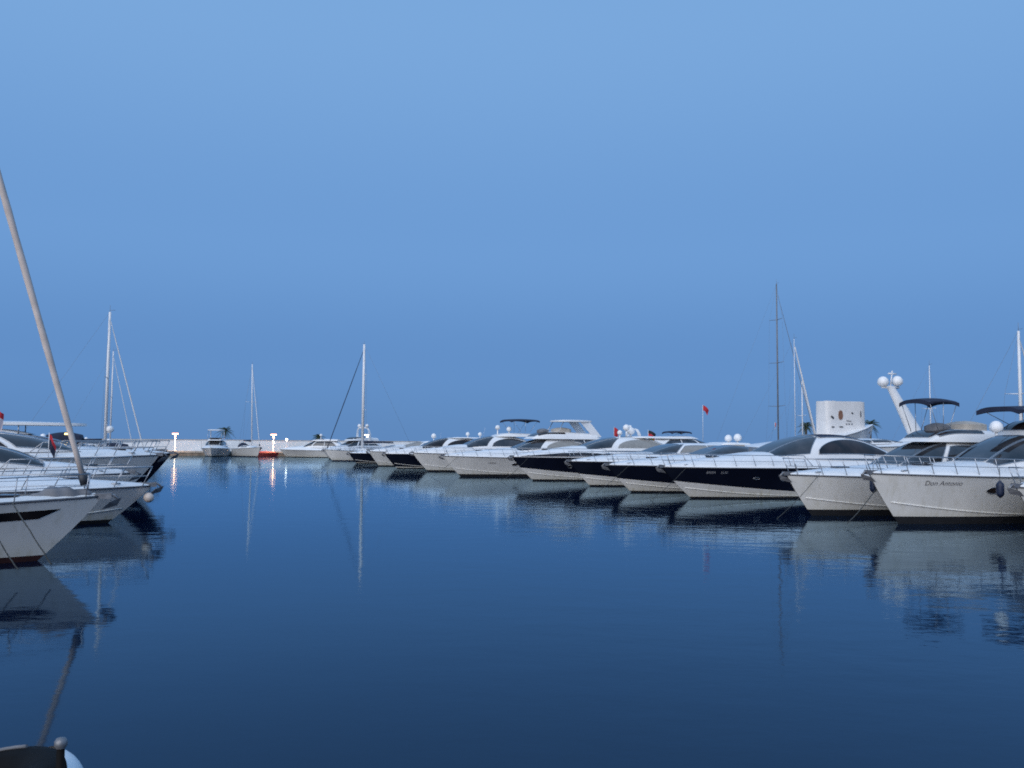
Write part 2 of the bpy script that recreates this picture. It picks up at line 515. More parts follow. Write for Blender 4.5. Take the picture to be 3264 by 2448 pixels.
def mirror_pane(sh, name, m, parent, t0, t1, a0, a1, **k):
    sh.pane(name, m, parent, t0, t1, a0, a1, **k)
    f0 = (lambda a: t0(180 - a)) if callable(t0) else t0
    f1 = (lambda a: t1(180 - a)) if callable(t1) else t1
    sh.pane(name, m, parent, f0, f1, 180 - a1, 180 - a0, **k)

def bimini(parent, x0, x1, w, z, sag=0.07, m=None, posts=True, zb=None, tilt=0.0):
    m = m or CNAVY
    def fn(u, k):
        x = x0 + (x1 - x0) * u
        return Vector((x, w * k, z + tilt * (u - 0.5) - sag * (2 * u - 1) ** 2 - 0.14 * abs(k) ** 3))
    mb = MB().grid(fn, lin(0, 1, 10), lin(-1, 1, 9))
    mb.grid(lambda u, k: fn(u, k) - Vector((0, 0, 0.05 + 0.12 * (2 * u - 1) ** 4)), lin(0, 1, 10), lin(-1, 1, 9))
    for u in (0, 1):
        mb.grid(lambda q, k, u=u: fn(u, k) - Vector((0, 0, 0.17 * q)), (0, 1), lin(-1, 1, 9))
    for k in (-1, 1):
        mb.grid(lambda q, u, k=k: fn(u, k) - Vector((0, 0, (0.05 + 0.12 * (2 * u - 1) ** 4) * q)), (0, 1), lin(0, 1, 10))
    b = mb.build('bimini', m, parent)
    if posts:
        zb = zb if zb is not None else z - 1.2
        xm = (x0 + x1) / 2
        for sd_ in (1, -1):
            for u in (0.06, 0.5, 0.94):
                p = fn(u, sd_ * 0.97)
                MB().tube([(xm + (p.x - xm) * 0.35, sd_ * w * 0.95, zb), p], 0.016, 5).build('frame_tube', STEEL, b)
    return b

def slab_top(parent, x0, x1, w, z, th=0.09, m=None, name='hardtop', tilt=0.0, crown=0.08):
    """rounded plan plate with a slight crown"""
    m = m or GEL
    xm, hx = (x0 + x1) / 2, (x1 - x0) / 2
    def ring(r, a):
        c, s = math.cos(a), math.sin(a)
        return xm + hx * r * math.copysign(abs(c) ** 0.6, c), w * r * math.copysign(abs(s) ** 0.6, s)
    def topf(a, r):
        x, y = ring(r, a)
        return Vector((x, y, z + tilt * (x - xm) / hx + crown * (1 - r * r)))
    def botf(a, r):
        x, y = ring(r, a)
        return Vector((x, y, z - th + tilt * (x - xm) / hx + 0.03 * (1 - r * r)))
    us = lin(0, 2 * math.pi, 33)
    mb = MB().grid(topf, us, (0, 0.4, 0.75, 0.95, 1.0)).grid(botf, us, (0, 0.6, 1.0))
    mb.grid(lambda a, q: topf(a, 1).lerp(botf(a, 1), q), us, (0, 1))
    return mb.build(name, m, parent)

def radar_arch(parent, x, w, z0, z1, lean, m=None, name='radar_arch', th=0.16, dep=0.5):
    """hoop across the deck whose legs lean by lean metres"""
    m = m or GEL
    prof = []
    for k in lin(0, math.pi, 15):
        c, s = math.cos(k), math.sin(k)
        prof.append((w * math.copysign(abs(c) ** 0.45, c), z0 + (z1 - z0) * abs(s) ** 0.5))
    def fn(i, q):
        y, z = prof[i]
        f = (z - z0) / (z1 - z0)
        ny, nz = (y / w) * (1 - f), f
        dx = (dep * (1.0 - 0.45 * f)) * (-0.5 if q in (0, 3) else 0.5)
        o = th / 2 if q in (0, 1) else -th / 2
        return Vector((x + lean * f + dx, y + ny * o, z + nz * o))
    mb = MB()
    mb.grid(lambda i, q: fn(i, q % 4), range(15), range(5), False)
    return mb.build(name, m, parent)

def sunbathe(parent, h, s0, s1, w, z):
    x0, x1 = h.L / 2 - s0, h.L / 2 - s1
    return slab_top(parent, x1, x0, w, z, 0.10, CBEIGE, 'sun_pad', crown=0.03)

# ------------------------------------------------------------------ motor yacht
def motor_yacht(label, tip_px, Y, head, L, B, group, hull='white', boot=0.16, zstern=None, rake=1.7, crown=0.8,
                sw=5.2, sa=12.5, hgt=0.95, cabin='arch', glass=None, side_glass=None, fly=None, rails=True, port=None, text=None,
                bottom=None, band=(0.42, 0.08), rail_n=7, bowthruster=False, roof_dark=False, stripe=None, simple=False, anchor_on=True, name='motor_yacht', zb_add=0.0, tents=(), width=0.40, rub=RUB):
    tip = at(*tip_px, Y)
    zb = tip.z + zb_add
    zstern = zstern or zb * (0.97 if hull == 'navy' else 0.88)
    d = Vector((math.cos(R(head)), math.sin(R(head)), 0))
    org = Vector((tip.x, tip.y, 0)) - d * (L / 2)
    root = empty(name, org, R(head))
    tag(root, label, 'motor yacht', group)
    h = Hull(L, B, zb, zstern, rake)
    glass = glass or GLASS
    side_glass = side_glass or glass
    bottom = bottom or BLACKP
    # --- hull skins
    mb = h.patch(MB(), h.z0, boot, nv=4); transom(h, mb, h.z0, boot)
    mb.build('antifouling', bottom, root)
    if hull == 'white' or hull == 'grey':
        mb = h.patch(MB(), boot, None, nv=10); transom(h, mb, boot, h.zd(0))
        hb = mb.build('hull', HULLW if hull == 'white' else HULLG, root)
    else:
        f0, f1 = band
        cut = lambda t: max(boot + 0.012, h.zd(t) * (f1 + (f0 - f1) * max(0, t) ** 2.0))
        mb = h.patch(MB(), boot, cut, nv=6)
        mb.build('lower_hull', HULLW, root)
        mb = h.patch(MB(), cut, None, nv=8); transom(h, mb, boot, h.zd(0))
        hb = mb.build('hull', NAVY, root)
    # spray rail and rubbing strake
    for sd_ in (1, -1):
        MB().tube([h.pt(t, h.v_of(t, boot + 0.05 + 0.55 * max(0, (t - 0.55) / 0.45) ** 2.0 * zb * 0.5), sd_, 0.01) for t in lin(0.1, 0.985, 26)], 0.022, 5).build('spray_rail', HULLW if hull != 'grey' else HULLG, hb)
        MB().tube([h.pt(t, 1.0, sd_, 0.012) + Vector((0, 0, -0.015)) for t in lin(0, 0.995, 36)], 0.026, 6).build('rubbing_strake', rub, hb)
    # --- deck with crowned foredeck
    tw = 1 - sw / L
    def cr(t):
        if t > tw:
            k = (1 - t) / (1 - tw)
            return crown * (0.06 + 0.94 * k ** 0.8 * (1 - 0.0 * k))
        return crown
    def dk(t, u):
        return Vector((-L / 2 + t * L, h.bs(t) * u * 0.99, h.zd(t) + 0.012 + cr(t) * max(0.0, 1 - abs(u) ** 3.0)))
    ta = 1 - sa / L
    MB().grid(dk, lin(max(0, ta - 0.03), 0.992, 34), lin(-1, 1, 21)).build('deck', GEL, root)
    if ta > 0.04:                               # cockpit aft: sole, coamings, bench
        def ck(t, u):
            return Vector((-L / 2 + t * L, h.bs(t) * u * 0.99, h.zd(t) + 0.012 - 0.25 * max(0.0, 1 - abs(u) ** 8)))
        MB().grid(ck, lin(0, max(0.02, ta - 0.03), 6), lin(-1, 1, 17)).build('cockpit_sole', DECKB, root)
        MB().box((-L / 2 + 0.55, 0, h.zd(0) + 0.12), (0.8, B * 0.7, 0.55)).build('stern_seat', CBEIGE, root)
    # --- deckhouse
    W = B * width
    Shell.rim = Y < 60 and not simple
    zbase = lambda tau: h.zd(1 - (sw + tau * (sa - sw)) / L) + crown * 0.62
    hh = hgt + crown * 0.38
    if cabin == 'arch':
        pr = lambda t: hh * max(0.0, (1 - abs((t - 0.56) / 0.56) ** 2.3)) if t < 0.56 else hh * max(0.0, 1 - abs((t - 0.56) / 0.46) ** 2.4)
        sh = Shell(h, sw, sa, W, zbase, pr, 3.0, 0.3)
        sh.body('deckhouse', GEL, root)
        for sd_ in (1, -1):
            sh.arch_pane('side_window', side_glass, root, 0.35, 0.93, 5, 44, sd_)
        mirror_pane(sh, 'windshield', glass, root, lambda a: 0.04, lambda a: 0.28 + 0.13 * (a / 60) ** 1.3, 7, 62)
        sh.pane('windshield', glass, root, 0.045, 0.40, 66, 114)
        if roof_dark:
            sh.pane('soft_top', CNAVY, root, 0.42, 0.97, 56, 124, off=0.03, nt=16, na=10)
            mirror_pane(sh, 'roof_gutter', DARK, root, 0.62, 0.985, 53, 56, off=0.03)
        else:
            sh.pane('sunroof', GLASSB, root, 0.47, 0.72, 74, 106, off=0.015)
    elif cabin == 'coupe':
        pr = lambda t: hh * (1 - max(0.0, 1 - t / 0.46) ** 1.9) * (1 - max(0.0, (t - 0.75) / 0.27) ** 2 * 0.55)
        sh = Shell(h, sw, sa, W, zbase, pr, 3.6, 0.3)
        sh.body('deckhouse', GEL, root)
        mirror_pane(sh, 'side_window', side_glass, root, lambda a: 0.27 + 0.10 * (a / 45), 0.58, 6, 42, nt=14)
        mirror_pane(sh, 'side_window', side_glass, root, 0.595, lambda a: 0.93 - 0.16 * (a / 42), 6, 42, nt=14)
        mirror_pane(sh, 'windshield', glass, root, lambda a: 0.035, lambda a: 0.235 + 0.10 * (a / 45), 7, 60)
        sh.pane('windshield', glass, root, 0.04, 0.33, 64, 116)
    elif cabin == 'none':
        pass
    elif cabin == 'open':                        # raked screen only, canvas cockpit tent behind
        pr = lambda t: hh * 0.75 * (1 - max(0.0, 1 - t / 0.40) ** 1.6) * (1 - max(0, t - 0.4) * 0.45)
        sh = Shell(h, sw, sa, W, zbase, pr, 3.4, 0.3)
        sh.body('cockpit_tent', CGREY, root)
        mirror_pane(sh, 'windshield', glass, root, 0.03, lambda a: 0.42 + 0.06 * (a / 45), 4, 66)
        sh.pane('windshield', glass, root, 0.03, 0.40, 70, 110)
        mirror_pane(sh, 'tent_window', COVER, root, 0.52, 0.66, 10, 45)
        mirror_pane(sh, 'tent_window', COVER, root, 0.70, 0.86, 10, 45)
    for q in tents:                              # canvas enclosures standing on the roof or cockpit
        zq = zbase(0.4) + q[4]
        Shell(h, q[0], q[1], W * 0.8, lambda tau: zq, lambda t: q[2] * (0.75 + 0.25 * math.sin(math.pi * t)) * (0.55 if t < 0.02 else 1), 6.0, 0.05).body('canvas_enclosure', q[3], root)
    # --- flybridge and top hamper
    if fly:
        zr = zbase(0.5) + hh
        f0, f1 = fly.get('s', (sw + (sa - sw) * 0.35, sa + 0.2))
        fh = fly.get('h', 0.55)
        prf = lambda t: fh * (1 - max(0.0, 1 - t / 0.3) ** 2.2) * (1 - max(0, t - 0.5) * 0.35)
        fs = Shell(h, f0, f1, W * 0.80, lambda tau: zr - 0.10, prf, 4.5, 0.35)
        fs.body('flybridge', GEL, root)
        if fly.get('screen', True):
            mirror_pane(fs, 'fly_screen', GLASSB, root, 0.10, lambda a: 0.5, 24, 52, off=0.015)
            fs.pane('fly_screen', GLASSB, root, 0.05, 0.26, 56, 124, off=0.015)
        x = lambda s: L / 2 - s
        if fly.get('seats'):
            slab_top(root, x((f0 + f1) / 2) - 0.9, x((f0 + f1) / 2) + 0.6, W * 0.5, zr + fh + 0.12, 0.4, CBEIGE, 'fly_seat', crown=0.16)
            slab_top(root, x(f0 + 1.9), x(f0 + 1.0), W * 0.30, zr + fh + 0.02, 0.3, CGREY, 'helm_cover', crown=0.16)
        if fly.get('hardtop'):
            a_, b_, z_ = fly['hardtop']
            ht = slab_top(root, x(b_), x(a_), W * 0.78, z_, 0.12)
            for sd_ in (() if fly.get('poles') else (1, -1)):
                MB().tube([(x(a_) - 0.5, sd_ * W * 0.62, z_ - 0.1), (x(a_) + 0.2, sd_ * W * 0.66, zr + 0.2)], 0.035, 6).build('strut', STEEL, ht)
                MB().prism([(x(b_) + 0.5, sd_ * W * 0.62, z_ - 0.1), (x(b_) + 1.4, sd_ * W * 0.62, z_ - 0.1), (x(b_) + 0.2, sd_ * W * 0.68, zr + 0.1), (x(b_) - 0.6, sd_ * W * 0.68, zr + 0.1)], (0, 0.08, 0)).build('strut', GEL, ht)
        if fly.get('poles'):
            for q in lin(f0 + 0.5, f1 - 0.4, 4):
                for sd_ in (1, -1):
                    MB().tube([(x(q), sd_ * W * 0.66, zr - 0.1), (x(q), sd_ * W * 0.66, fly['hardtop'][2] - 0.08)], 0.03, 6).build('strut', STEEL, ht)
        if fly.get('bimini'):
            a_, b_, z_ = fly['bimini']
            bimini(root, x(b_), x(a_), W * fly.get('bw', 0.85), z_, m=fly.get('cloth', CNAVY), zb=zr + 0.35)
        if fly.get('arch'):
            s_, z_, ln = fly['arch']
            ar = radar_arch(root, x(s_), W * 0.85, zr - 0.25, z_, ln)
            for q in fly.get('arch_domes', ()):
                dome(ar, (x(s_) + ln + q[0], q[1], z_ + 0.05), q[2])
        for q in fly.get('domes', ()):
            p = Vector((x(q[0]), q[1], zr - 0.12)); q3 = q[3] if len(q) > 3 else 0.3
            MB().tube([p, p + Vector((0, 0, q3))], 0.06, 8).build('dome_pedestal', GEL, root)
            dome(root, p + Vector((0, 0, q3)), q[2])
        for q in fly.get('ant', ()):
            antenna(root, (x(q[0]), q[1], zr - 0.1), q[2], (-0.25, 0))
    # --- fittings
    if rails:
        rail(h, root, rails if rails is not True else sw + 1.5, n=rail_n)
    if anchor_on:
        anchor(root, (L / 2 - 0.05, 0, zb + 0.02), 1.1)
    hx = L / 2 - sw * 0.55
    if not simple:
        slab_top(root, hx - 0.32, hx + 0.32, 0.32, h.zd(1 - sw * 0.55 / L) + cr(1 - sw * 0.55 / L) + 0.05, 0.06, GLASSB, 'deck_hatch', crown=0.02)
        for sd_ in (1, -1):
            tq = 1 - 1.1 / L
            c = Vector((L / 2 - 1.1, sd_ * h.bs(tq) * 0.8, h.zd(tq) + 0.10))
            MB().tube([c + Vector((-0.14, 0, 0.03)), c + Vector((0.14, 0, 0.03))], 0.025, 6).tube([c + Vector((-0.05, 0, -0.06)), c + Vector((-0.05, 0, 0.03))], 0.02, 5).tube([c + Vector((0.05, 0, -0.06)), c + Vector((0.05, 0, 0.03))], 0.02, 5).build('cleat', STEEL, root)
    for q in (port or ()):
        oval(h, q[0], q[1], q[2], q[3], GLASSB, root)
    if text:
        s_ = text[1]
        for w_ in text[0].split():
            hull_name(h, w_, s_, text[2], text[3], text[4], root)
            s_ += (len(w_) * (0.72 if w_.isupper() else 0.56) + 0.40) * text[3]
    if stripe:                                   # dark glazed strip let into the bulwark above the sheer
        s0_, s1_ = stripe
        for sd_ in (1, -1):
            def fn(k, w, sd_=sd_):
                s = s0_ + (s1_ - s0_) * k
                t = 1 - s / L
                u = 0.985 - 0.16 * w * math.sin(math.pi * min(1, k * 1.0 + 0.02)) ** 0.5
                q = dk(t, sd_ * u)
                return q + Vector((0, sd_ * 0.02, 0.025))
            MB().grid(fn, lin(0, 1, 24), lin(0, 1, 5)).build('bulwark_window', GLASSB, root)
    root['_h'] = 0
    del root['_h']
    return root, h

# ------------------------------------------------------------------ sailing yacht
def sail_yacht(label, tip_xy, zb, head, L, B, mast_s, mast_h, group, hullm=None, bottom=None, furl=0.05, furl_m=None, mast_r=0.09, mast_m=None,
               boom=True, spreaders=2, window=False, rails=True, rake=1.5, boot=0.14, cover=None, radar=None, wires=True, anchor_on=True, mast_rake=0.0, coach=0.40, wr=0.008):
    d = Vector((math.cos(R(head)), math.sin(R(head)), 0))
    org = Vector((tip_xy[0], tip_xy[1], 0)) - d * (L / 2)
    root = empty('sailing_yacht', org, R(head))
    tag(root, label, 'sailing yacht', group)
    h = Hull(L, B, zb, zb * 0.80, rake, full=1.9, wl=0.80, stern=0.72, flare=1.15)
    mb = h.patch(MB(), h.z0, boot, nv=4); transom(h, mb, h.z0, boot)
    mb.build('antifouling', bottom or BLUEP, root)
    mb = h.patch(MB(), boot, None, nv=10); transom(h, mb, boot, h.zd(0))
    hb = mb.build('hull', hullm or HULLW, root)
    for sd_ in (1, -1):
        MB().tube([h.pt(t, 1.0, sd_, 0.005) + Vector((0, 0, 0.02)) for t in lin(0, 0.995, 36)], 0.03, 6).build('toe_rail', RUB, hb)
    if window:                                   # dark wedge shaped hull window strip
        s0_, s1_, zc, hw = window
        for sd_ in (1, -1):
            def fn(k, w, sd_=sd_):
                z = h.zd(1 - (s0_ + (s1_ - s0_) * k) / L) - zc - hw * w
                s = s0_ + (s1_ - s0_) * k + 0.45 * w * (1 - k)
                kk = max(0.0, 1 - (z - h.z0) / (h.zb - h.z0))
                t = (L - s) / (L - h.rake * kk ** 1.15)
                return h.pt(t, h.v_of(t, z), sd_, 0.012)
            MB().grid(fn, lin(0, 1, 24), lin(0, 1, 4)).build('hull_window', GLASSB, root)
    def dk(t, u):
        return Vector((-L / 2 + t * L, h.bs(t) * u * 0.985, h.zd(t) + 0.01 + 0.10 * (1 - u * u)))
    MB().grid(dk, lin(0, 0.99, 30), lin(-1, 1, 13)).build('deck', DECK, root)
    # coachroof
    s_f, s_a = mast_s - 1.2, min(L * 0.72, mast_s + 4.2)
    base = lambda tau: h.zd(1 - (s_f + tau * (s_a - s_f)) / L) + 0.03
    pr = lambda t: coach * (1 - max(0.0, 1 - t / 0.4) ** 2) + 0.05
    sh = Shell(h, s_f, s_a, B * 0.30, base, pr, 4.0, 0.45)
    sh.body('coachroof', GEL, root)
    for a_, b_ in ((0.28, 0.52), (0.56, 0.80)):
        mirror_pane(sh, 'coachroof_window', GLASSB, root, a_, b_, 14, 40, nt=6, na=4)
    # sprayhood over the companionway
    x_a = L / 2 - s_a
    MB().grid(lambda u, k: Vector((x_a + 0.5 - 1.1 * u, B * 0.27 * math.cos(k), base(1) + 0.25 + (0.30 + 0.5 * u ** 0.6) * math.sin(k))), lin(0, 1, 7), lin(0, math.pi, 13)).build('sprayhood', cover or CNAVY, root)
    xs = -L / 2
    MB().tube([(xs + 1.3, 0, h.zd(0.1)), (xs + 1.3, 0, h.zd(0.1) + 0.75)], 0.05, 6).tube([(xs + 1.32, 0.42 * math.cos(a), h.zd(0.1) + 0.85 + 0.42 * math.sin(a)) for a in lin(0, 2 * math.pi, 17)[:-1]], 0.015, 5, closed=True).build('steering_wheel', STEEL, root)
    # mast and rig
    xm = L / 2 - mast_s
    zm = base(0.25) + coach
    top = Vector((xm - mast_rake, 0, mast_h))
    foot = Vector((xm, 0, zm - 0.2))
    ms = MB().tube([foot, foot.lerp(top, 0.6), top], [mast_r, mast_r, mast_r * 0.75], 10).build('mast', mast_m or ALU, root)
    MB().tube([top, top + Vector((0, 0, 0.5))], 0.012, 5).tube([top + Vector((-0.05, 0, 0.1)), top + Vector((0.35, 0, 0.16))], 0.012, 5).build('wind_vane', WIRE, ms)
    sp = []
    for i in range(spreaders):
        f = (i + 1) / (spreaders + 1) + 0.04
        c = foot.lerp(top, f)
        wv = B * 0.30 * (1.05 - 0.35 * i / max(1, spreaders))
        for sd_ in (1, -1):
            MB().tube([c, c + Vector((-0.15, sd_ * wv, 0.05))], [0.035, 0.02], 6).build('spreader', mast_m or ALU, ms)
        sp.append((c, wv))
    if wires:
        for sd_ in (1, -1):
            t = 1 - (mast_s + 0.2) / L
            pth = [Vector((xm - 0.25, sd_ * h.bs(t) * 0.93, h.zd(t) + 0.03))] + [c + Vector((-0.15, sd_ * wv, 0.05)) for c, wv in sp] + [top - Vector((0, 0, 0.15))]
            MB().tube(pth, wr, 4).build('shroud', WIRE, root)
            MB().tube([pth[0] + Vector((0.3, 0, 0)), (sp[0][0] if sp else foot.lerp(top, 0.5))], wr, 4).build('shroud', WIRE, root)
        MB().tube([top, (-L / 2 + 0.15, 0, h.zd(0) + 0.1)], wr, 4).build('backstay', WIRE, root)
    bow = Vector((L / 2 - 0.30, 0, zb + 0.12))
    fs_top = foot.lerp(top, 0.96)
    dirn = fs_top - bow
    if furl:
        k = lin(0.03, 0.97, 24)
        MB().tube([bow + dirn * q for q in k], [furl * (0.55 + 0.45 * math.sin(math.pi * min(1, 0.12 + q * 0.95)) ** 0.6) * (1 + 0.06 * math.sin(q * 60)) for q in k], 9).build('furled_genoa', furl_m or CWHITE, root)
        MB().tube([bow + dirn * 0.012, bow + dirn * 0.03], 0.10, 10).build('furler_drum', DARK, root)
    MB().tube([bow - Vector((0, 0, 0.1)), fs_top], wr, 5).build('forestay', WIRE, root)
    if boom:
        be = Vector((xm - min(4.6, L * 0.38), 0, zm + 0.75))
        b0 = Vector((xm - 0.15, 0, zm + 0.70))
        bo = MB().tube([b0, be], 0.07, 8).build('boom', mast_m or ALU, root)
        MB().tube([b0.lerp(be, q) + Vector((0, 0, 0.16)) for q in lin(0.02, 0.97, 9)], [0.20 - 0.12 * q for q in lin(0, 1, 9)], 9).build('sail_cover', cover or CNAVY, bo)
    if radar:
        dome(ms, (xm + mast_r + 0.18, 0, radar), 0.26)
        MB().box((xm + 0.12, 0, radar - 0.03), (0.4, 0.12, 0.05)).build('radar_bracket', ALU, ms)
    if rails:
        rail(h, root, L * 0.8, hgt=0.55, lean=0.05, n=8, r=0.013, inset=0.95)
    if anchor_on:
        anchor(root, (L / 2 + 0.05, 0, zb + 0.02), 1.0)
    slab_top(root, L / 2 - 2.3, L / 2 - 1.7, 0.28, h.zd(1 - 2 / L) + 0.16, 0.05, GLASSB, 'deck_hatch', crown=0.02)
    return root, h

# ================================================================== the setting
sea = MB().grid(lambda u, w: Vector((u, w, 0)), lin(-2500, 2500, 3), lin(-60, 6000, 3), False).build('water', WATER)
tag(sea, 'calm dark blue harbour water', kind='structure')

# far breakwater: quay with coping, white wall on top
QA, QB = Vector((-120, 150, 0)), Vector((40, 176, 0))
qd = (QB - QA).normalized(); qn = Vector((-qd.y, qd.x, 0)); qang = math.atan2(qd.y, qd.x)
def qp(px, off=0.0, z=0.0):
    """point of the quay front seen in photo column px, off metres behind its edge"""
    r = ray(px, 1440); r = Vector((r.x, r.y, 0))
    a = QA + qn * off
    k = (a.x * qd.y - a.y * qd.x) / (r.x * qd.y - r.y * qd.x)
    return Vector((r.x * k, r.y * k, z))
QL = (QB - QA).length
quay = MB().prism([QA + Vector((0, 0, -1)), QB + Vector((0, 0, -1)), QB + qn * 9 + Vector((0, 0, -1)), QA + qn * 9 + Vector((0, 0, -1))], (0, 0, 1.62)).build('breakwater_quay', QUAY)
tag(quay, kind='structure')
blk = MB().box((0, 0, 0), (1.96, 0.9, 0.30)).build('coping_stone', COPE, quay)
nblk = int(QL / 2)
for i in range(nblk):
    p = QA + qd * (1.0 + 2.0 * i) + qn * 0.40 + Vector((0, 0, 0.66 + random.uniform(-0.008, 0.008)))
    m_ = Matrix.Translation(p) @ Matrix.Rotation(qang, 4, 'Z')
    if i == 0: blk.matrix_local = m_
    else: place(blk, m_, quay)
pave = MB().prism([QA + qn * 0.85 + Vector((0, 0, 0.62)), QB + qn * 0.85 + Vector((0, 0, 0.62)), QB + qn * 8.9 + Vector((0, 0, 0.62)), QA + qn * 8.9 + Vector((0, 0, 0.62))], (0, 0, 0.10)).build('quay_paving', COPE, quay)
wall = empty('breakwater_wall', QA + qn * 5.5 + Vector((0, 0, 0.72)), qang)
tag(wall, 'long white painted breakwater wall along the far quay', 'wall')
wp = MB().box((0, 0, 1.03), (7.97, 0.5, 2.06)).build('wall_panel', WALLP, wall)
cp = MB().box((0, 0, 2.11), (7.99, 0.66, 0.10)).build('wall_coping', COPE, wall)
for i in range(int(QL / 8)):
    m_ = Matrix.Translation((4 + 8 * i, random.uniform(-0.015, 0.015), random.uniform(-0.01, 0.01)))
    if i == 0: wp.matrix_local = m_; cp.matrix_local = m_
    else: place(wp, m_, wall); place(cp, m_, wall)

# pier behind the right-hand row
RD = Vector((-0.383, 0.924, 0)); RN = Vector((0.924, 0.383, 0))       # along the row / from bow to stern
PC = Vector((22.6, 57.7, 0))
pier = MB().prism([PC - RD * 60 - RN * 1.4 + Vector((0, 0, 0.35)), PC + RD * 95 - RN * 1.4 + Vector((0, 0, 0.35)), PC + RD * 95 + RN * 1.4 + Vector((0, 0, 0.35)), PC - RD * 60 + RN * 1.4 + Vector((0, 0, 0.35))], (0, 0, 0.45)).build('pier', PIER)
tag(pier, kind='structure')
pile = MB().tube([(0, 0, -1), (0, 0, 0.36)], 0.22, 10).build('pile', PIER, pier)
for i in range(26):
    for sd_ in (1, -1):
        p = PC + RD * (-57 + 6 * i) + RN * sd_
        if i == 0 and sd_ == 1: pile.location = p
        else: place(pile, Matrix.Translation(p), pier)

# ================================================================== right-hand row, nearest first
HR = 202.5
GR = 'motor yachts moored bow out along the right side'
yr = {}
yr[0] = motor_yacht('white motor yacht at the right frame edge, only its bow showing', (3238, 1552), 29.2, HR, 13, 3.7, GR, boot=0.26, sw=4.8, sa=11.5, cabin='coupe', crown=0.6, hgt=0.8)
yr[1] = motor_yacht('white flybridge yacht nearest on the right, dark lettering on its bow', (2770, 1508), 31.5, HR, 14, 3.8, GR, boot=0.27, sw=4.6, sa=12.3, cabin='coupe', crown=0.52, hgt=1.15, rake=1.7,
                    fly=dict(s=(7.2, 12.6), h=0.62, bimini=(6.4, 11.5, 4.38), bw=0.6, domes=((5.6, 0.6, 0.24, 0.12),), arch=(10.8, 4.2, -0.5)), port=((4.35, 1.22, 0.27, 0.11),), text=('Don Antonio', 1.75, 1.40, 0.24, NAME_D), rail_n=8)
yr[2] = motor_yacht('white flybridge yacht with navy bimini, moored just left of the lettered white yacht', (2507, 1512), 35.0, HR, 14, 3.8, GR, boot=0.24, sw=4.9, sa=12.2, cabin='coupe', crown=0.48, hgt=1.10, rake=1.6,
                    fly=dict(s=(6.6, 12.4), h=0.55, bimini=(6.7, 8.5, 4.82), bw=0.5, seats=True), rail_n=8)
yr[3] = motor_yacht('navy and white sport yacht with white arched cabin window, white lettering on bow', (2110, 1488), 45.3, HR, 15, 4.4, GR, hull='navy', band=(0.56, 0.06), boot=0.09, sw=5.6, sa=14.2, cabin='arch', crown=0.80, hgt=0.98, rake=2.3,
                    side_glass=GLASSB, roof_dark=True, port=((4.6, 1.05, 0.17, 0.05), (7.2, 1.0, 0.17, 0.05)), text=('BRISA LUIS', 2.0, 1.30, 0.17, NAME_W), rails=7.5, rail_n=8)
yr[4] = motor_yacht('navy and white open sport boat with grey canvas cockpit tent behind its screen', (1935, 1482), 50.6, HR, 14, 4.3, GR, hull='navy', band=(0.52, 0.06), boot=0.09, sw=5.4, sa=12.5, cabin='open', crown=0.65, hgt=0.80, rake=2.1, rails=7.0, rail_n=8)
yr[5] = motor_yacht('navy and white coupe yacht with low white roof and twin white domes aft', (1815, 1470), 57.5, HR, 14.5, 4.3, GR, hull='navy', band=(0.50, 0.06), boot=0.09, sw=5.2, sa=12.8, cabin='coupe', side_glass=COVER, crown=0.65, hgt=0.62, rake=2.0,
                    fly=dict(s=(11.0, 13.2), h=0.18, screen=False, domes=((12.0, 0.5, 0.26, 0.25), (13.0, 0.2, 0.29, 0.28))), rails=7.0)
yr[6] = motor_yacht('navy hulled sport yacht with a dark strip window along its white bulwark', (1632, 1456), 65.2, HR, 15, 4.5, GR, hull='navy', band=(0.55, 0.08), boot=0.10, sw=5.0, sa=13.2, cabin='arch', side_glass=COVER, crown=0.85, hgt=0.75, rake=2.2, stripe=(0.5, 7.2), port=((4.0, 1.05, 0.16, 0.10),),
                    rails=6.8, fly=dict(s=(9.5, 12.5), h=0.16, screen=False, domes=((8.6, 0.7, 0.2, 0.25), (9.4, 0.3, 0.26, 0.6), (10.2, -0.4, 0.32, 0.3))))
yr[7] = motor_yacht('white flybridge yacht under a rounded white hardtop, oval porthole in its hull', (1412, 1453), 72.0, HR, 15, 4.4, GR, boot=0.20, sw=5.6, sa=13.6, cabin='arch', side_glass=COVER, crown=0.78, hgt=0.92, rake=2.0, port=((5.6, 1.0, 0.28, 0.10),), text=('MARINA', 3.4, 1.05, 0.17, NAME_D),
                    fly=dict(s=(7.4, 13.4), h=0.62, hardtop=(9.8, 13.2, 4.70), seats=True, ant=((12.5, 0.5, 1.2),)), rails=6.8)
yr[8] = motor_yacht('white sport yacht with arched grey side window and navy bimini aft', (1315, 1443), 83.5, HR, 15, 4.4, GR, boot=0.14, sw=4.6, sa=12.5, cabin='arch', crown=0.9, hgt=0.95, rake=2.0, fly=dict(s=(8.0, 12.8), h=0.35, screen=False, bimini=(9.4, 12.4, 5.1), domes=((8.4, 0.4, 0.24, 0.7), (9.6, 0.4, 0.25, 0.55))), rails=5.5)
yr[9] = motor_yacht('navy hulled coupe yacht with long near-black cabin windows', (1226, 1446), 92.5, HR, 14, 4.3, GR, hull='navy', band=(0.12, 0.05), boot=0.08, sw=3.4, sa=11.5, cabin='arch', glass=GLASSB, side_glass=GLASSB, crown=0.85, hgt=0.95, rake=1.8, fly=dict(s=(6.8, 10.8), h=0.12, screen=False, domes=((9.0, 0.4, 0.22, 0.3), (10.4, 0.4, 0.22, 0.3)), ant=((10.8, 0.2, 1.2),)), rails=5.0)
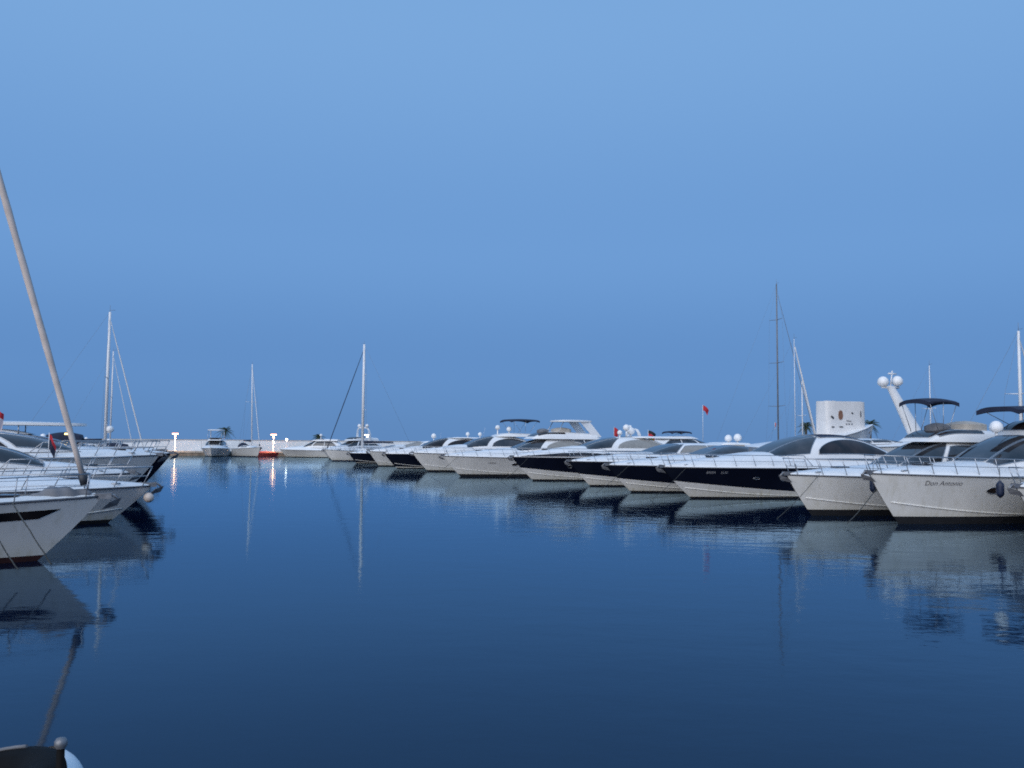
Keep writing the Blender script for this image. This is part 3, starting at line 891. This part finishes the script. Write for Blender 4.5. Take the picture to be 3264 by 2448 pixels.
yr[10] = motor_yacht('pale low yacht with canvas-grey windows, left of the near-black windowed coupe', (1176, 1438), 100.5, HR, 13, 4.2, GR, hull='grey', boot=0.10, sw=3.6, sa=10.5, cabin='coupe', side_glass=COVER, glass=COVER, crown=0.7, hgt=0.6, rake=1.6, fly=dict(s=(6.0, 10.0), h=0.15, screen=False, domes=((7.5, 0.4, 0.3, 0.5),), ant=((8.2, 0.2, 1.1),)), rails=4.8, simple=True)
yr[11] = motor_yacht('small navy hulled cruiser right behind the white-masted sailing yacht', (1112, 1444), 112.0, HR, 11, 3.8, GR, hull='navy', band=(0.10, 0.05), boot=0.08, sw=3.6, sa=9.5, cabin='coupe', crown=0.5, hgt=0.6, rake=1.4, rails=4.0, simple=True)
_t = at(1035, 1441, 124)
sail_yacht('white-hulled sailing yacht with tall white mast, last in the right row', (_t.x, _t.y), 1.55, HR, 13, 3.9, 5.3, 16.6, 'sailing yachts with bare masts', furl=0.06, furl_m=CNAVY, mast_r=0.20, cover=CNAVY, wr=0.012)
_t = at(1040, 1425, 140)
motor_yacht('white flybridge yacht with two white domes, behind the last mast of the right row', (1030, 1434), 138, HR + 30, 13, 4.3, GR, boot=0.12, sw=3.8, sa=11, cabin='coupe', crown=0.8, hgt=0.9, fly=dict(s=(5.0, 10.5), h=0.6, arch=(8.5, 5.0, 0.2), arch_domes=((0, 0.9, 0.3), (0, -0.9, 0.3)), ant=((8, 0, 2.2),)), rails=4.5, simple=True)

# ------------------------------------------------------------------ second row beyond the pier (bows away to the right)
HB = 22.5
GB = 'boats moored on the far side of the right pier'
def tipxy(px, Y):
    p = at(px, 1400, Y); return (p.x, p.y)
# big white boat with wrapped foredeck house
b5, hb5 = motor_yacht('tall white bow of a workboat carrying a white wrapped box house with brown emblem', (2784, 1352), 78, HB, 16, 5.0, GB, boot=0.2, zstern=2.4, sw=8.5, sa=14.5, cabin='none', crown=0.25, hgt=1.0, rake=2.4, rails=False, port=((0.9, 3.9, 0.10, 0.10),), simple=True, anchor_on=False, name='workboat')
b5['category'] = 'workboat'
_mi5 = Matrix.Rotation(-R(HB), 4, 'Z') @ Matrix.Translation(-Vector(b5.location))
_o5 = _mi5 @ Vector((0, 0, HC))
def on_side(px, py, yl=-0.8):
    """point of the box house's camera side seen at a photo pixel, in the boat's own axes"""
    r = _mi5.to_3x3() @ ray(px, py)
    k = (yl - _o5.y) / r.y
    return _o5 + r * k
_xl, _xr, _zt = on_side(2636, 1330).x, on_side(2764, 1330).x, on_side(2680, 1279).z
_xc, _xh = (_xl + _xr) / 2, (_xr - _xl) / 2
def tent(k, u):
    a = 2 * math.pi * u
    c, s = math.cos(a), math.sin(a)
    x = _xc + _xh * math.copysign(abs(c) ** 0.35, c) * (1 - 0.02 * k)
    y = 0.8 * math.copysign(abs(s) ** 0.30, s)
    z = 3.4 + (_zt - 3.4) * k + (0.03 * math.sin(9 * a) if k > 0.9 else 0)
    return Vector((x + 0.02 * math.sin(17 * a + 3 * k), y, z))
bh = MB().grid(tent, lin(0, 1, 8), lin(0, 1, 49)).poly([tent(1, u) for u in lin(0, 1, 49)[:-1]]).build('box_house', CWHITE, b5)
def mark(px, py, a, b, m, name, rot=0.0):
    # flat print on the side of the box house that faces the camera (starboard)
    c0 = on_side(px, py, -0.83)
    pts = []
    for q in lin(0, 2 * math.pi, 21)[:-1]:
        px_, pz_ = a * math.copysign(abs(math.cos(q)) ** 0.8, math.cos(q)), b * math.copysign(abs(math.sin(q)) ** 0.8, math.sin(q))
        pts.append((c0.x + px_ * math.cos(rot) - pz_ * math.sin(rot), -0.83, c0.z + px_ * math.sin(rot) + pz_ * math.cos(rot)))
    MB().prism(pts, (0, 0.02, 0)).build(name, m, bh)
mark(2680, 1323, 0.24, 0.40, BROWN, 'emblem')
mark(2654, 1330, 0.19, 0.08, DARK, 'printed_mark', -0.6)
mark(2717, 1317, 0.11, 0.06, DARK, 'printed_mark', -0.5)
mark(2706, 1342, 0.30, 0.03, RUB, 'printed_mark', -0.1)
for px_ in (2699, 2707, 2716):
    mark(px_, 1352, 0.07, 0.06, RUB, 'printed_mark')
for px_, w_ in ((2656, 0.16), (2682, 0.22)):
    mark(px_, 1361, w_, 0.05, DARK, 'ventilation_slot')
mark(2744, 1320, 0.05, 0.28, RUB, 'printed_mark')

b1, hb1 = motor_yacht('white yacht whose thick leaning radar mast carries two white domes', (3010, 1412), 64.6, HB, 12, 4.6, GB, boot=0.2, sw=5.0, sa=11.0, cabin='coupe', crown=0.3, hgt=0.25, rails=False, simple=True, anchor_on=False)
_top = at(2838, 1232, 61.6); _bot = at(2928, 1400, 62.3)
mi = Matrix.Rotation(-R(HB), 4, 'Z') @ Matrix.Translation(-Vector(b1.location))
tl, bl = mi @ _top, mi @ _bot
def rm(k, u):
    a = 2 * math.pi * u
    c = bl.lerp(tl, k)
    return c + Vector((0.74 * (1 - 0.55 * k) * math.cos(a), 0.38 * (1 - 0.5 * k) * math.sin(a), 0))
rmast = MB().grid(rm, lin(-0.15, 1, 10), lin(0, 1, 21)).poly([rm(1, u) for u in lin(0, 1, 21)[:-1]]).build('radar_mast', GEL, b1)
MB().tube([tl + Vector((-0.75, 0, -0.05)), tl + Vector((0.75, 0, -0.05))], 0.10, 8).build('crosstree', GEL, rmast)
dome(rmast, tl + Vector((-0.66, 0, 0.0)), 0.38); dome(rmast, tl + Vector((0.64, 0, 0.08)), 0.38)
MB().tube([tl, tl + Vector((0.2, 0, 1.1))], 0.05, 6).tube([tl + Vector((-0.15, 0, 0.9)), tl + Vector((0.55, 0, 0.9))], 0.06, 6).build('light_mast', ALU, rmast)

motor_yacht('white yacht roof with navy bimini showing over the tented sport boat', (2345, 1424), 100, HB, 13, 4.3, GB, boot=0.15, sw=4.0, sa=11.0, cabin='coupe', crown=0.4, hgt=0.75, rails=False, simple=True, anchor_on=False, fly=dict(s=(5.5, 10.5), h=0.3, screen=False, bimini=(6.5, 9.0, 4.2), bw=0.6))
motor_yacht('white yacht with a radar arch, behind the low white-roofed coupe', (2215, 1424), 116, HB, 13, 4.3, GB, boot=0.15, sw=4.0, sa=11.0, cabin='coupe', crown=0.4, hgt=0.8, rails=False, simple=True, anchor_on=False, fly=dict(s=(5.5, 10.5), h=0.3, arch=(9.0, 4.6, -0.4), arch_domes=((0, 0.5, 0.25),)))
motor_yacht('white yacht with beige covered upper deck, behind the hardtop flybridge yacht', (2010, 1421), 136, HB, 14, 4.5, GB, boot=0.15, sw=4.0, sa=12.0, cabin='coupe', crown=0.4, hgt=0.9, rails=False, simple=True, anchor_on=False, fly=dict(s=(5.5, 11), h=0.5, seats=True, ant=((8, 0, 1.6),)))
GS = 'sailing yachts with bare masts'
def tall_sail(px_mast, py_top, Y, L, ms, label, **k):
    p = at(px_mast, py_top, Y)
    d = Vector((math.cos(R(HB)), math.sin(R(HB)), 0))
    tip = Vector((p.x, p.y, 0)) + d * ms
    return sail_yacht(label, (tip.x, tip.y), 1.4, HB, L, L * 0.29, ms, p.z, GS, **k)
tall_sail(2475, 905, 96, 15, 6.0, 'sailing yacht with the tallest mast, a slim grey one, behind the right row', mast_m=ALUG, mast_r=0.085, furl=0.03, spreaders=3, furl_m=CGREY, rails=False, wr=0.006)
tall_sail(2531, 1080, 86, 11, 3.4, 'sailing yacht with pale furled headsail left of the white box house', mast_r=0.035, furl=0.085, spreaders=0, rails=False, wr=0.005)
tall_sail(2556, 1215, 84 + 14, 9, 2.6, 'small sailing yacht with short thin white mast beside the box house', mast_r=0.07, furl=0.04, spreaders=1, rails=False, wr=0.006)
tall_sail(3246, 1055, 53, 10, 3.4, 'sailing yacht with white mast at the right edge of the picture', mast_r=0.10, furl=0.05, spreaders=1, rails=False)
tall_sail(2962, 1165, 82, 9, 2.8, 'sailing yacht with thin mast between the radar mast and the right edge', mast_r=0.05, furl=0.0, spreaders=1, rails=False, wr=0.006)

# ================================================================== left-hand row, nearest first
HL = 21.7
GL = 'boats moored bow out along the left side'
_t = at(322, 1585, 21.1)
l1, hl1 = sail_yacht('white sailing yacht with dark red waterline and black hull window, nearest on the left', (_t.x, _t.y), _t.z, HL, 12.5, 3.7, 4.6, 17.0, GL, bottom=REDP, furl=0.078, furl_m=SAILB, window=(0.80, 8.5, 0.20, 0.21), boot=0.13, rake=1.75, mast_r=0.11)
l1['category'] = 'sailing yacht'
def heap(parent, h, s0, s1, w, hh, m, name, y0=0.0, seed=3):
    rnd = random.Random(seed)
    ph = [rnd.uniform(0, 6) for _ in range(6)]
    def fn(k, u):
        a = math.pi * u
        s = s0 + (s1 - s0) * k
        f = math.sin(math.pi * (0.03 + 0.94 * k)) ** 0.5
        wob = 1 + 0.16 * math.sin(9 * k + ph[0] + 2 * u) + 0.12 * math.sin(21 * k + ph[1] + 5 * u)
        return Vector((h.L / 2 - s, y0 + w * f * math.cos(a) * wob, h.zd(1 - s / h.L) + 0.06 + hh * f * math.sin(a) * wob))
    return MB().grid(fn, lin(0, 1, 26), lin(0, 1, 13)).build(name, m, parent)
heap(l1, hl1, 0.2, 1.5, 0.26, 0.22, CGREY, 'sail_bag')
heap(l1, hl1, 2.9, 3.9, 0.30, 0.30, CGREY, 'sail_bag', -0.5, 5)
yl2 = motor_yacht('low white cruiser with grey hull line and a pale ball fender on its bow, left', (484, 1553), 30.5, HL, 11.5, 3.6, GL, boot=0.12, sw=4.4, sa=9.5, cabin='coupe', crown=0.45, hgt=0.55, rake=1.9, zb_add=0.06, rails=5.5)
yl2b = motor_yacht('white cruiser with white cabin tucked in behind the low cruiser with the ball fender', (418, 1507), 34.4, HL, 11, 3.2, GL, boot=0.12, sw=2.7, sa=9.0, cabin='coupe', side_glass=GLASSB, crown=0.5, hgt=0.75, rake=1.6, rails=4.2)
yl3 = motor_yacht('white flybridge yacht third from the left foreground, dark side windows', (508, 1450), 38.8, HL, 15, 4.5, GL, hull='white', boot=0.15, sw=3.0, sa=12.2, cabin='coupe', glass=GLASS, side_glass=GLASSB, crown=0.4, hgt=0.75, rake=2.3, rails=4.6)
yl4 = motor_yacht('navy hulled yacht with long thin white hardtop in the left row', (546, 1445), 45.0, HL, 15, 4.5, GL, hull='navy', band=(0.06, 0.04), boot=0.08, sw=3.8, sa=12.6, cabin='coupe', side_glass=GLASSB, crown=0.35, hgt=0.70, rake=2.2, rails=5.0,
                  fly=dict(s=(6.2, 12.5), h=0.25, screen=False, hardtop=(3.9, 12.8, 3.55), poles=True))
yl5 = motor_yacht('white cruiser just beyond the navy yacht in the left row, black cabin windows', (512, 1441), 53.0, HL, 13, 4.2, GL, boot=0.12, sw=3.2, sa=10.5, cabin='coupe', side_glass=GLASSB, glass=GLASSB, crown=0.4, hgt=0.55, rake=1.9, rails=4.5, simple=True, tents=((4.2, 6.0, 0.62, CNAVY, 0.42), (6.3, 9.0, 0.40, CGREY, 0.42)))
_t = at(478, 1440, 65)
l6, hl6 = sail_yacht('sailing yacht in the left row, white mast with radar dome low on it', (_t.x, _t.y), 1.5, HL, 9.5, 3.1, 3.0, 12.0, GL, furl=0.045, mast_r=0.11, radar=3.3, spreaders=1, rails=False)
l6['category'] = 'sailing yacht'
yl7 = motor_yacht('white flybridge cruiser with stacked dark windows, left row behind the masts', (500, 1437), 75.0, HL, 13, 4.2, GL, boot=0.12, sw=4.6, sa=11.5, cabin='coupe', crown=0.35, hgt=0.5, rake=1.8, rails=False, simple=True, tents=((2.2, 4.4, 0.5, CNAVY, 0.1),), fly=dict(s=(6.2, 10.8), h=0.45, domes=((8.6, 0.3, 0.2, 0.45),)))
yl8 = motor_yacht('white cruiser with twin white domes at the far end of the left row', (512, 1434), 92.0, HL, 12, 4.2, GL, boot=0.12, sw=3.8, sa=10.5, cabin='coupe', side_glass=GLASSB, crown=0.3, hgt=0.45, rake=1.6, rails=False, simple=True, fly=dict(s=(4.6, 9.8), h=0.2, screen=False, domes=((4.9, 0.8, 0.24, 0.2), (4.9, -0.9, 0.24, 0.2), (7, 0.2, 0.16, 0.5))))
yl9 = motor_yacht('white cruiser, last of the left row, nose by the left quay lamp', (525, 1433), 112.0, HL, 12, 4.0, GL, boot=0.12, sw=3.8, sa=10.5, cabin='coupe', crown=0.4, hgt=0.5, rake=1.6, rails=False, simple=True)
tall = at(362, 1120, 100)
sail_yacht('small sailing yacht with short mast behind the radar-domed one', (tall.x + 2.6, tall.y + 1), 1.3, HL, 8.5, 2.8, 2.8, tall.z, GS, furl=0.04, mast_r=0.08, spreaders=1, rails=False)

# ================================================================== boats on the far quay
GF = 'boats moored under the far breakwater'
QH = math.degrees(qang)
motor_yacht('white bow-on cruiser below the leaning palm at the far quay', (672, 1428), 150, QH - 88, 11, 4.4, GF, boot=0.1, sw=3.4, sa=9.5, cabin='coupe', crown=0.6, hgt=0.9, fly=dict(s=(4.2, 9.2), h=0.5, hardtop=(4.4, 8.4, 4.6)), rails=False, simple=True, anchor_on=False)
_m = at(803, 1400, 152); _h = R(QH - 60)
sail_yacht('pale sailing yacht with thin leaning mast at the far quay', (_m.x + 3.6 * math.cos(_h), _m.y + 3.6 * math.sin(_h)), 1.6, QH - 60, 9.5, 3.4, 3.6, at(788, 1160, 152).z, GF, furl=0.05, mast_r=0.10, spreaders=1, rails=False, mast_rake=0.7, hullm=HULLG)
motor_yacht('grey-white cruiser with dark sheer line and white light, right of the red boat', (892, 1432), 152, QH + 172, 12, 4.2, GF, hull='grey', boot=0.08, sw=4.0, sa=10.5, cabin='coupe', crown=0.7, hgt=1.0, fly=dict(s=(5.5, 10), h=0.35, domes=((7, 0.3, 0.24, 0.8),)), rails=False, simple=True, anchor_on=False)
# red covered boat lit by the quay lamp
_p = qp(848, -1.6)
rb = empty('covered_boat', (_p.x, _p.y, 0), qang)
tag(rb, 'small boat under a red tarpaulin below the right quay lamp', 'boat', GF)
hr = Hull(4.6, 1.8, 0.62, 0.5, 0.6)
mb = hr.patch(MB(), -0.3, None, nv=6); transom(hr, mb, -0.3, 0.5); mb.build('hull', REDBOAT, rb)
MB().grid(lambda t, u: Vector((-2.3 + 4.6 * t, hr.bs(t) * u * 1.02, hr.zd(t) + 0.02 + 0.32 * (1 - u * u) * math.sin(math.pi * min(1, t + 0.12)) ** 0.5)), lin(0, 0.99, 20), lin(-1, 1, 11)).build('tarpaulin', REDBOAT, rb)

# ------------------------------------------------------------------ quay lamps
def quay_lamp(px, py, label, m, watts, col, off=0.45, z0=0.81):
    base = qp(px, off, z0)
    zt = at(px, py, base.y).z
    o = empty('quay_lamp', base, qang)
    tag(o, label, 'lamp', 'lit lamps on the far quay')
    hgt = zt - z0
    MB().lathe((0, 0, 0), [(0.16, 0), (0.16, 0.08), (0.07, 0.14), (0.06, hgt - 0.55), (0.001, hgt - 0.55)], 10).build('post', ALU, o)
    hd = MB().lathe((0, 0, hgt), [(0.001, -0.62), (0.09, -0.6), (0.12, -0.2), (0.17, -0.12), (0.17, 0.0), (0.001, 0.0)], 14).build('lantern', m, o)
    MB().prism([(-0.50, -0.10, hgt + 0.0), (0.50, -0.10, hgt + 0.0), (0.50, 0.10, hgt), (-0.50, 0.10, hgt)], (0, 0, 0.17)).build('light_bar', m, o)
    MB().prism([(-0.55, -0.14, hgt + 0.172), (0.55, -0.14, hgt + 0.172), (0.55, 0.14, hgt + 0.172), (-0.55, 0.14, hgt + 0.172)], (0, 0, 0.05)).build('cap', DARK, o)
    li = bpy.data.lights.new('lamp_glow', 'SPOT')
    li.spot_size = R(125); li.spot_blend = 0.6
    li.energy = watts; li.color = col; li.shadow_soft_size = 0.2
    lo = bpy.data.objects.new('lamp_glow', li); C.objects.link(lo)
    lo.parent = o; lo.location = (0, -1.0, hgt - 0.1)
    return o
quay_lamp(557, 1384, 'warm lit T-shaped lamp on the far quay, leftmost of the three', LAMPW, 1600, (1.0, 0.58, 0.30))
quay_lamp(871, 1387, 'warm lit T-shaped lamp above the red covered boat', LAMPW, 1600, (1.0, 0.58, 0.30))
quay_lamp(1170, 1388, 'white lit lamp beside the tall white mast', LAMPC, 300, (1.0, 0.88, 0.72))
# round bulkhead light by the grey cruiser
_p = qp(913, 1.0, 0.8)
gl = empty('globe_light', _p)
tag(gl, 'round white globe light on a short post by the grey cruiser', 'lamp')
_zz = at(913, 1401, _p.y).z - 0.8
MB().tube([(0, 0, 0), (0, 0, _zz - 0.15)], 0.05, 8).build('post', ALU, gl)
MB().lathe((0, 0, _zz), [(0.20 * math.sin(k), -0.20 * math.cos(k)) for k in lin(0.02, math.pi - 0.02, 9)], 12).build('globe', LAMPC, gl)

# ------------------------------------------------------------------ palms
def palm(loc, h, label, crown=1.6, n=22, lean=(0.2, 0.0), group='palm trees'):
    o = empty('palm_tree', loc)
    tag(o, label, 'palm tree', group)
    path, rs = [], []
    for k in lin(0, 1, 12):
        path.append((lean[0] * k * k, lean[1] * k * k, h * k)); rs.append(0.20 - 0.06 * k + 0.015 * ((int(k * 11)) % 2))
    MB().tube(path, rs, 10).build('trunk', BARK, o)
    cr = MB()
    top = Vector(path[-1])
    for i in range(n):
        az = i * 2.399963 + random.uniform(-0.2, 0.2)
        el = R(70) - R(115) * (i / n) + random.uniform(-0.1, 0.1)
        ln = crown * random.uniform(0.85, 1.1)
        d = Vector((math.cos(az) * math.cos(el), math.sin(az) * math.cos(el), math.sin(el)))
        side = Vector((-math.sin(az), math.cos(az), 0))
        spine = [top + d * ln * k + Vector((0, 0, -0.55 * ln * k * k)) for k in lin(0, 1, 9)]
        cr.tube(spine, [0.03 - 0.024 * k for k in lin(0, 1, 9)], 4)
        for j in range(1, 9):
            p = spine[j]; tg = (spine[j] - spine[j - 1]).normalized()
            lw = ln * 0.34 * math.sin(math.pi * (0.15 + 0.8 * j / 8)) ** 0.7
            for q in range(2):
                pp = spine[j - 1].lerp(p, q * 0.5)
                for sd_ in (1, -1):
                    e = pp + (side * sd_ * 0.8 + tg * 0.6 + Vector((0, 0, -0.35))).normalized() * lw
                    cr.poly([pp, pp + tg * 0.07, e, ])
    cr.build('crown', FROND, o)
    return o
_p = qp(714, 7.6, 0.72); palm(_p, at(714, 1372, _p.y).z - 0.72, 'palm tree behind the breakwater wall above the bow-on cruiser', 2.0, lean=(0.15, 0))
_p = qp(1012, 3.2, 0.72); palm(_p, at(1012, 1393, _p.y).z - 0.72, 'palm tree standing before the breakwater wall left of the white mast', 1.5, lean=(0.1, 0))
for px_, py_, Y_, lb in ((2566, 1358, 128, 'dark palm crown left of the white box house, beyond the masts'), (2771, 1352, 120, 'dark palm crown right of the white box house')):
    p = at(px_, py_, Y_); palm((p.x, p.y, 0.0), p.z, lb, 1.6)

# ground under those palms: the outer mole
p0 = at(2400, 1400, 126); p1 = at(3300, 1400, 110)
mole = MB().prism([(p0.x - 40, p0.y + 10, -1), (p1.x + 60, p1.y - 6, -1), (p1.x + 60, p1.y + 24, -1), (p0.x - 40, p0.y + 40, -1)], (0, 0, 1.9)).build('mole', PIER)
tag(mole, kind='structure')

# ------------------------------------------------------------------ flags
def flag(p, w, hgt, cols, label, pole=1.4, droop=0.35, rz=0.0):
    o = empty('flag', p, rz)
    tag(o, label, 'flag', 'ensigns hanging from the boats')
    MB().tube([(0, 0, -pole), (0, 0, hgt * 0.1)], 0.015, 6).build('staff', ALU, o)
    n = len(cols)
    for i, m in enumerate(cols):
        def fn(u, k, i=i):
            q = (i + k) / n
            return Vector((w * u * (1 - 0.25 * q), 0.07 * math.sin(7 * u + 2 * q) * u, -hgt * q - droop * u * u))
        MB().grid(fn, lin(0, 1, 9), lin(0, 1, 4)).build('stripe', m, o)
    return o
flag(at(2240, 1292, 60), 0.42, 0.34, (RED, RED), 'small red flag flying high above the navy-hulled boats', 2.4)
flag(at(1957, 1362, 78), 0.42, 0.75, (RED, RED), 'drooping red flag between white domes above the right row', 1.2, 0.3)
flag(at(2066, 1372, 71), 0.62, 0.75, (BLK, RED, YEL), 'drooping black, red and gold flag above the right row', 0.9, 0.3)
flag(at(157, 1384, 33), 0.25, 0.55, (RED, CNAVY, CNAVY), 'furled red and dark flag hanging over the left row', 0.9, 0.45)
flag(at(-10, 1308, 30), 0.22, 0.6, (RED, FWHT, FWHT), 'pale flag with dark red top at the left frame edge', 1.2, 0.12)
flag(at(2470, 1347, 70), 0.12, 0.3, (RED,), 'tiny red pennant beside the tallest mast', 0.6, 0.1)

# small yellow cabin light in the left row
yl = at(216, 1383, 47)
cl = empty('cabin_light', yl, R(HL)); tag(cl, 'small yellow lit lamp under the long white hardtop on the left', 'lamp')
MB().box((0, 0, 0), (0.30, 0.12, 0.08)).build('lens', LAMPY, cl)
MB().box((0, 0, 0.055), (0.34, 0.16, 0.03)).build('housing', DARK, cl)

# ------------------------------------------------------------------ fenders, buoy, lines
fender('fender', at(2784, 1546, 32.6), 'dark fender between the bows of the two nearest white yachts', h=0.5)
fender('fender', at(3188, 1560, 30.6), 'dark fender by the bow at the right frame edge', h=0.5)
bl_ = empty('ball_fender', at(474, 1586, 30.3)); tag(bl_, 'pale round ball fender hanging at the bow of the low white cruiser', 'fender', 'fenders hanging on the boats')
MB().lathe((0, 0, 0), [(0.17 * math.sin(k), -0.17 * math.cos(k)) for k in lin(0.02, math.pi - 0.02, 11)], 16).build('body', BALLP, bl_)
MB().tube([(0, 0, 0.15), (0.02, 0.05, 0.45)], 0.012, 5).build('rope', ROPE, bl_)

def line(name, pts, label, r=0.014):
    """mooring line sagging through the given points"""
    P = [Vector(p) for p in pts]
    path = []
    for i in range(len(P) - 1):
        for k in lin(0, 1, 9)[:-1]:
            path.append(P[i].lerp(P[i + 1], k) + Vector((0, 0, -0.02 * math.sin(math.pi * k))))
    path.append(P[-1])
    o = MB().tube(path, r, 5).build(name, ROPE)
    tag(o, label, 'rope', 'mooring lines')
    return o
line('mooring_line', [at(2925, 1492, 33.5), at(2862, 1494, 32.8), at(2802, 1545, 31.9), at(2742, 1625, 31.2), at(2700, 1668, 30.8)], 'dark mooring line running down from the lettered yacht bow to the water', 0.016)
for k_, lb_ in ((2, 'thin mooring line from the bow of the yacht left of the lettered one'), (3, 'thin mooring line from the bow of the arched-window navy yacht'), (4, 'thin mooring line from the bow of the tented sport boat'), (6, 'thin mooring line from the bow of the strip-window navy yacht'), (7, 'thin mooring line from the bow of the hardtop flybridge yacht')):
    rt_, h_ = yr[k_]
    M_ = Matrix.Translation(Vector(rt_.location)) @ Matrix.Rotation(R(HR), 4, 'Z')
    line('mooring_line', [M_ @ Vector((h_.L / 2 - 1.1, h_.bs(1 - 1.1 / h_.L) * 0.9, h_.zd(0.93) + 0.06)), M_ @ Vector((h_.L / 2 + 0.1, 0.75, 0.7)), M_ @ Vector((h_.L / 2 + 1.5, 0.95, -0.15))], lb_, 0.011)
line('mooring_line', [at(40, 1602, 18.6), at(95, 1690, 18.3), at(140, 1760, 18.2), at(165, 1800, 18.2)], 'mooring line slanting down across the hull window of the nearest sailing yacht')
line('mooring_line', [at(-40, 1690, 18.0), at(0, 1725, 17.8), at(40, 1790, 17.7), at(60, 1815, 17.7)], 'mooring line at the left frame edge reaching the red waterline')

# ------------------------------------------------------------------ dark tender in the near left corner
tp = at(262, 2455, 6.25)
td = empty('inflatable_tender', (tp.x, tp.y, 0), R(14))
tag(td, 'dark inflatable tender with painted white nose highlight in the bottom left corner', 'tender')
zc = 0.215
def tub(k):
    # centre line of the tube: port side, round the bow, starboard side; local x=0 at the nose
    if k < 0.35: return Vector((-3.0 + (3.0 - 0.75) * k / 0.35, 0.62, zc + 0.06 * (k / 0.35) ** 2))
    if k > 0.65:
        q = (1 - k) / 0.35
        return Vector((-3.0 + (3.0 - 0.75) * q, -0.62, zc + 0.06 * q ** 2))
    a = math.pi / 2 - math.pi * (k - 0.35) / 0.30
    return Vector((-0.75 + 0.53 * math.cos(a), 0.62 * math.sin(a), zc + 0.06 + 0.10 * math.cos(a)))
MB().tube([tub(k) for k in lin(0, 1, 60)], 0.22, 16).build('tube', RUBBER, td)
GLINT = mat('glint_white', (0.88, 0.88, 0.87), 0.3)  # white standing in for a lamp's highlight on the tube
def outer(k, r, up):
    p = tub(k); n_ = Vector((p.x + 0.75, p.y, 0)); n_.normalize()
    return p + n_ * (r * math.cos(up)) + Vector((0, 0, r * math.sin(up)))
def cap(k, w):  # crescent strip on the nose that carries the painted highlight
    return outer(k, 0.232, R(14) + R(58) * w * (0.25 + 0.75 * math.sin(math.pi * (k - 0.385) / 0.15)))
MB().grid(cap, lin(0.40, 0.532, 24), lin(0, 1, 7)).build('painted_glint', GLINT, td)
MB().grid(lambda u, w: Vector((-3.0 + 2.5 * u, 0.55 * w * (1 - 0.6 * u ** 3), 0.18 + 0.10 * u * u)), lin(0, 1, 8), lin(-1, 1, 7)).build('floor', DARK, td)
MB().tube([tub(k) * 1.0 + Vector((0, 0, 0.23)) for k in lin(0.05, 0.40, 24)], 0.014, 6).build('grab_line', CGREY, td)
MB().box((-1.6, 0, 0.62), (0.3, 1.1, 0.05)).build('thwart', CGREY, td)
_mt = Matrix.Rotation(-R(14), 4, 'Z') @ Matrix.Translation(-Vector(td.location))
_c = _mt @ at(194, 2370, 6.17)
MB().lathe((_c.x, _c.y, zc + 0.17), [(0.08, 0), (0.06, 0.05), (0.03, 0.09), (0.026, _c.z - zc - 0.19), (0.001, _c.z - zc - 0.19)], 20).build('bow_lamp_base', RUBBER, td)
MB().lathe((_c.x, _c.y, _c.z - 0.03), [(0.03, 0), (0.042, 0.02), (0.042, 0.045), (0.03, 0.065), (0.001, 0.072)], 24).build('bow_lamp_lens', GALV, td)
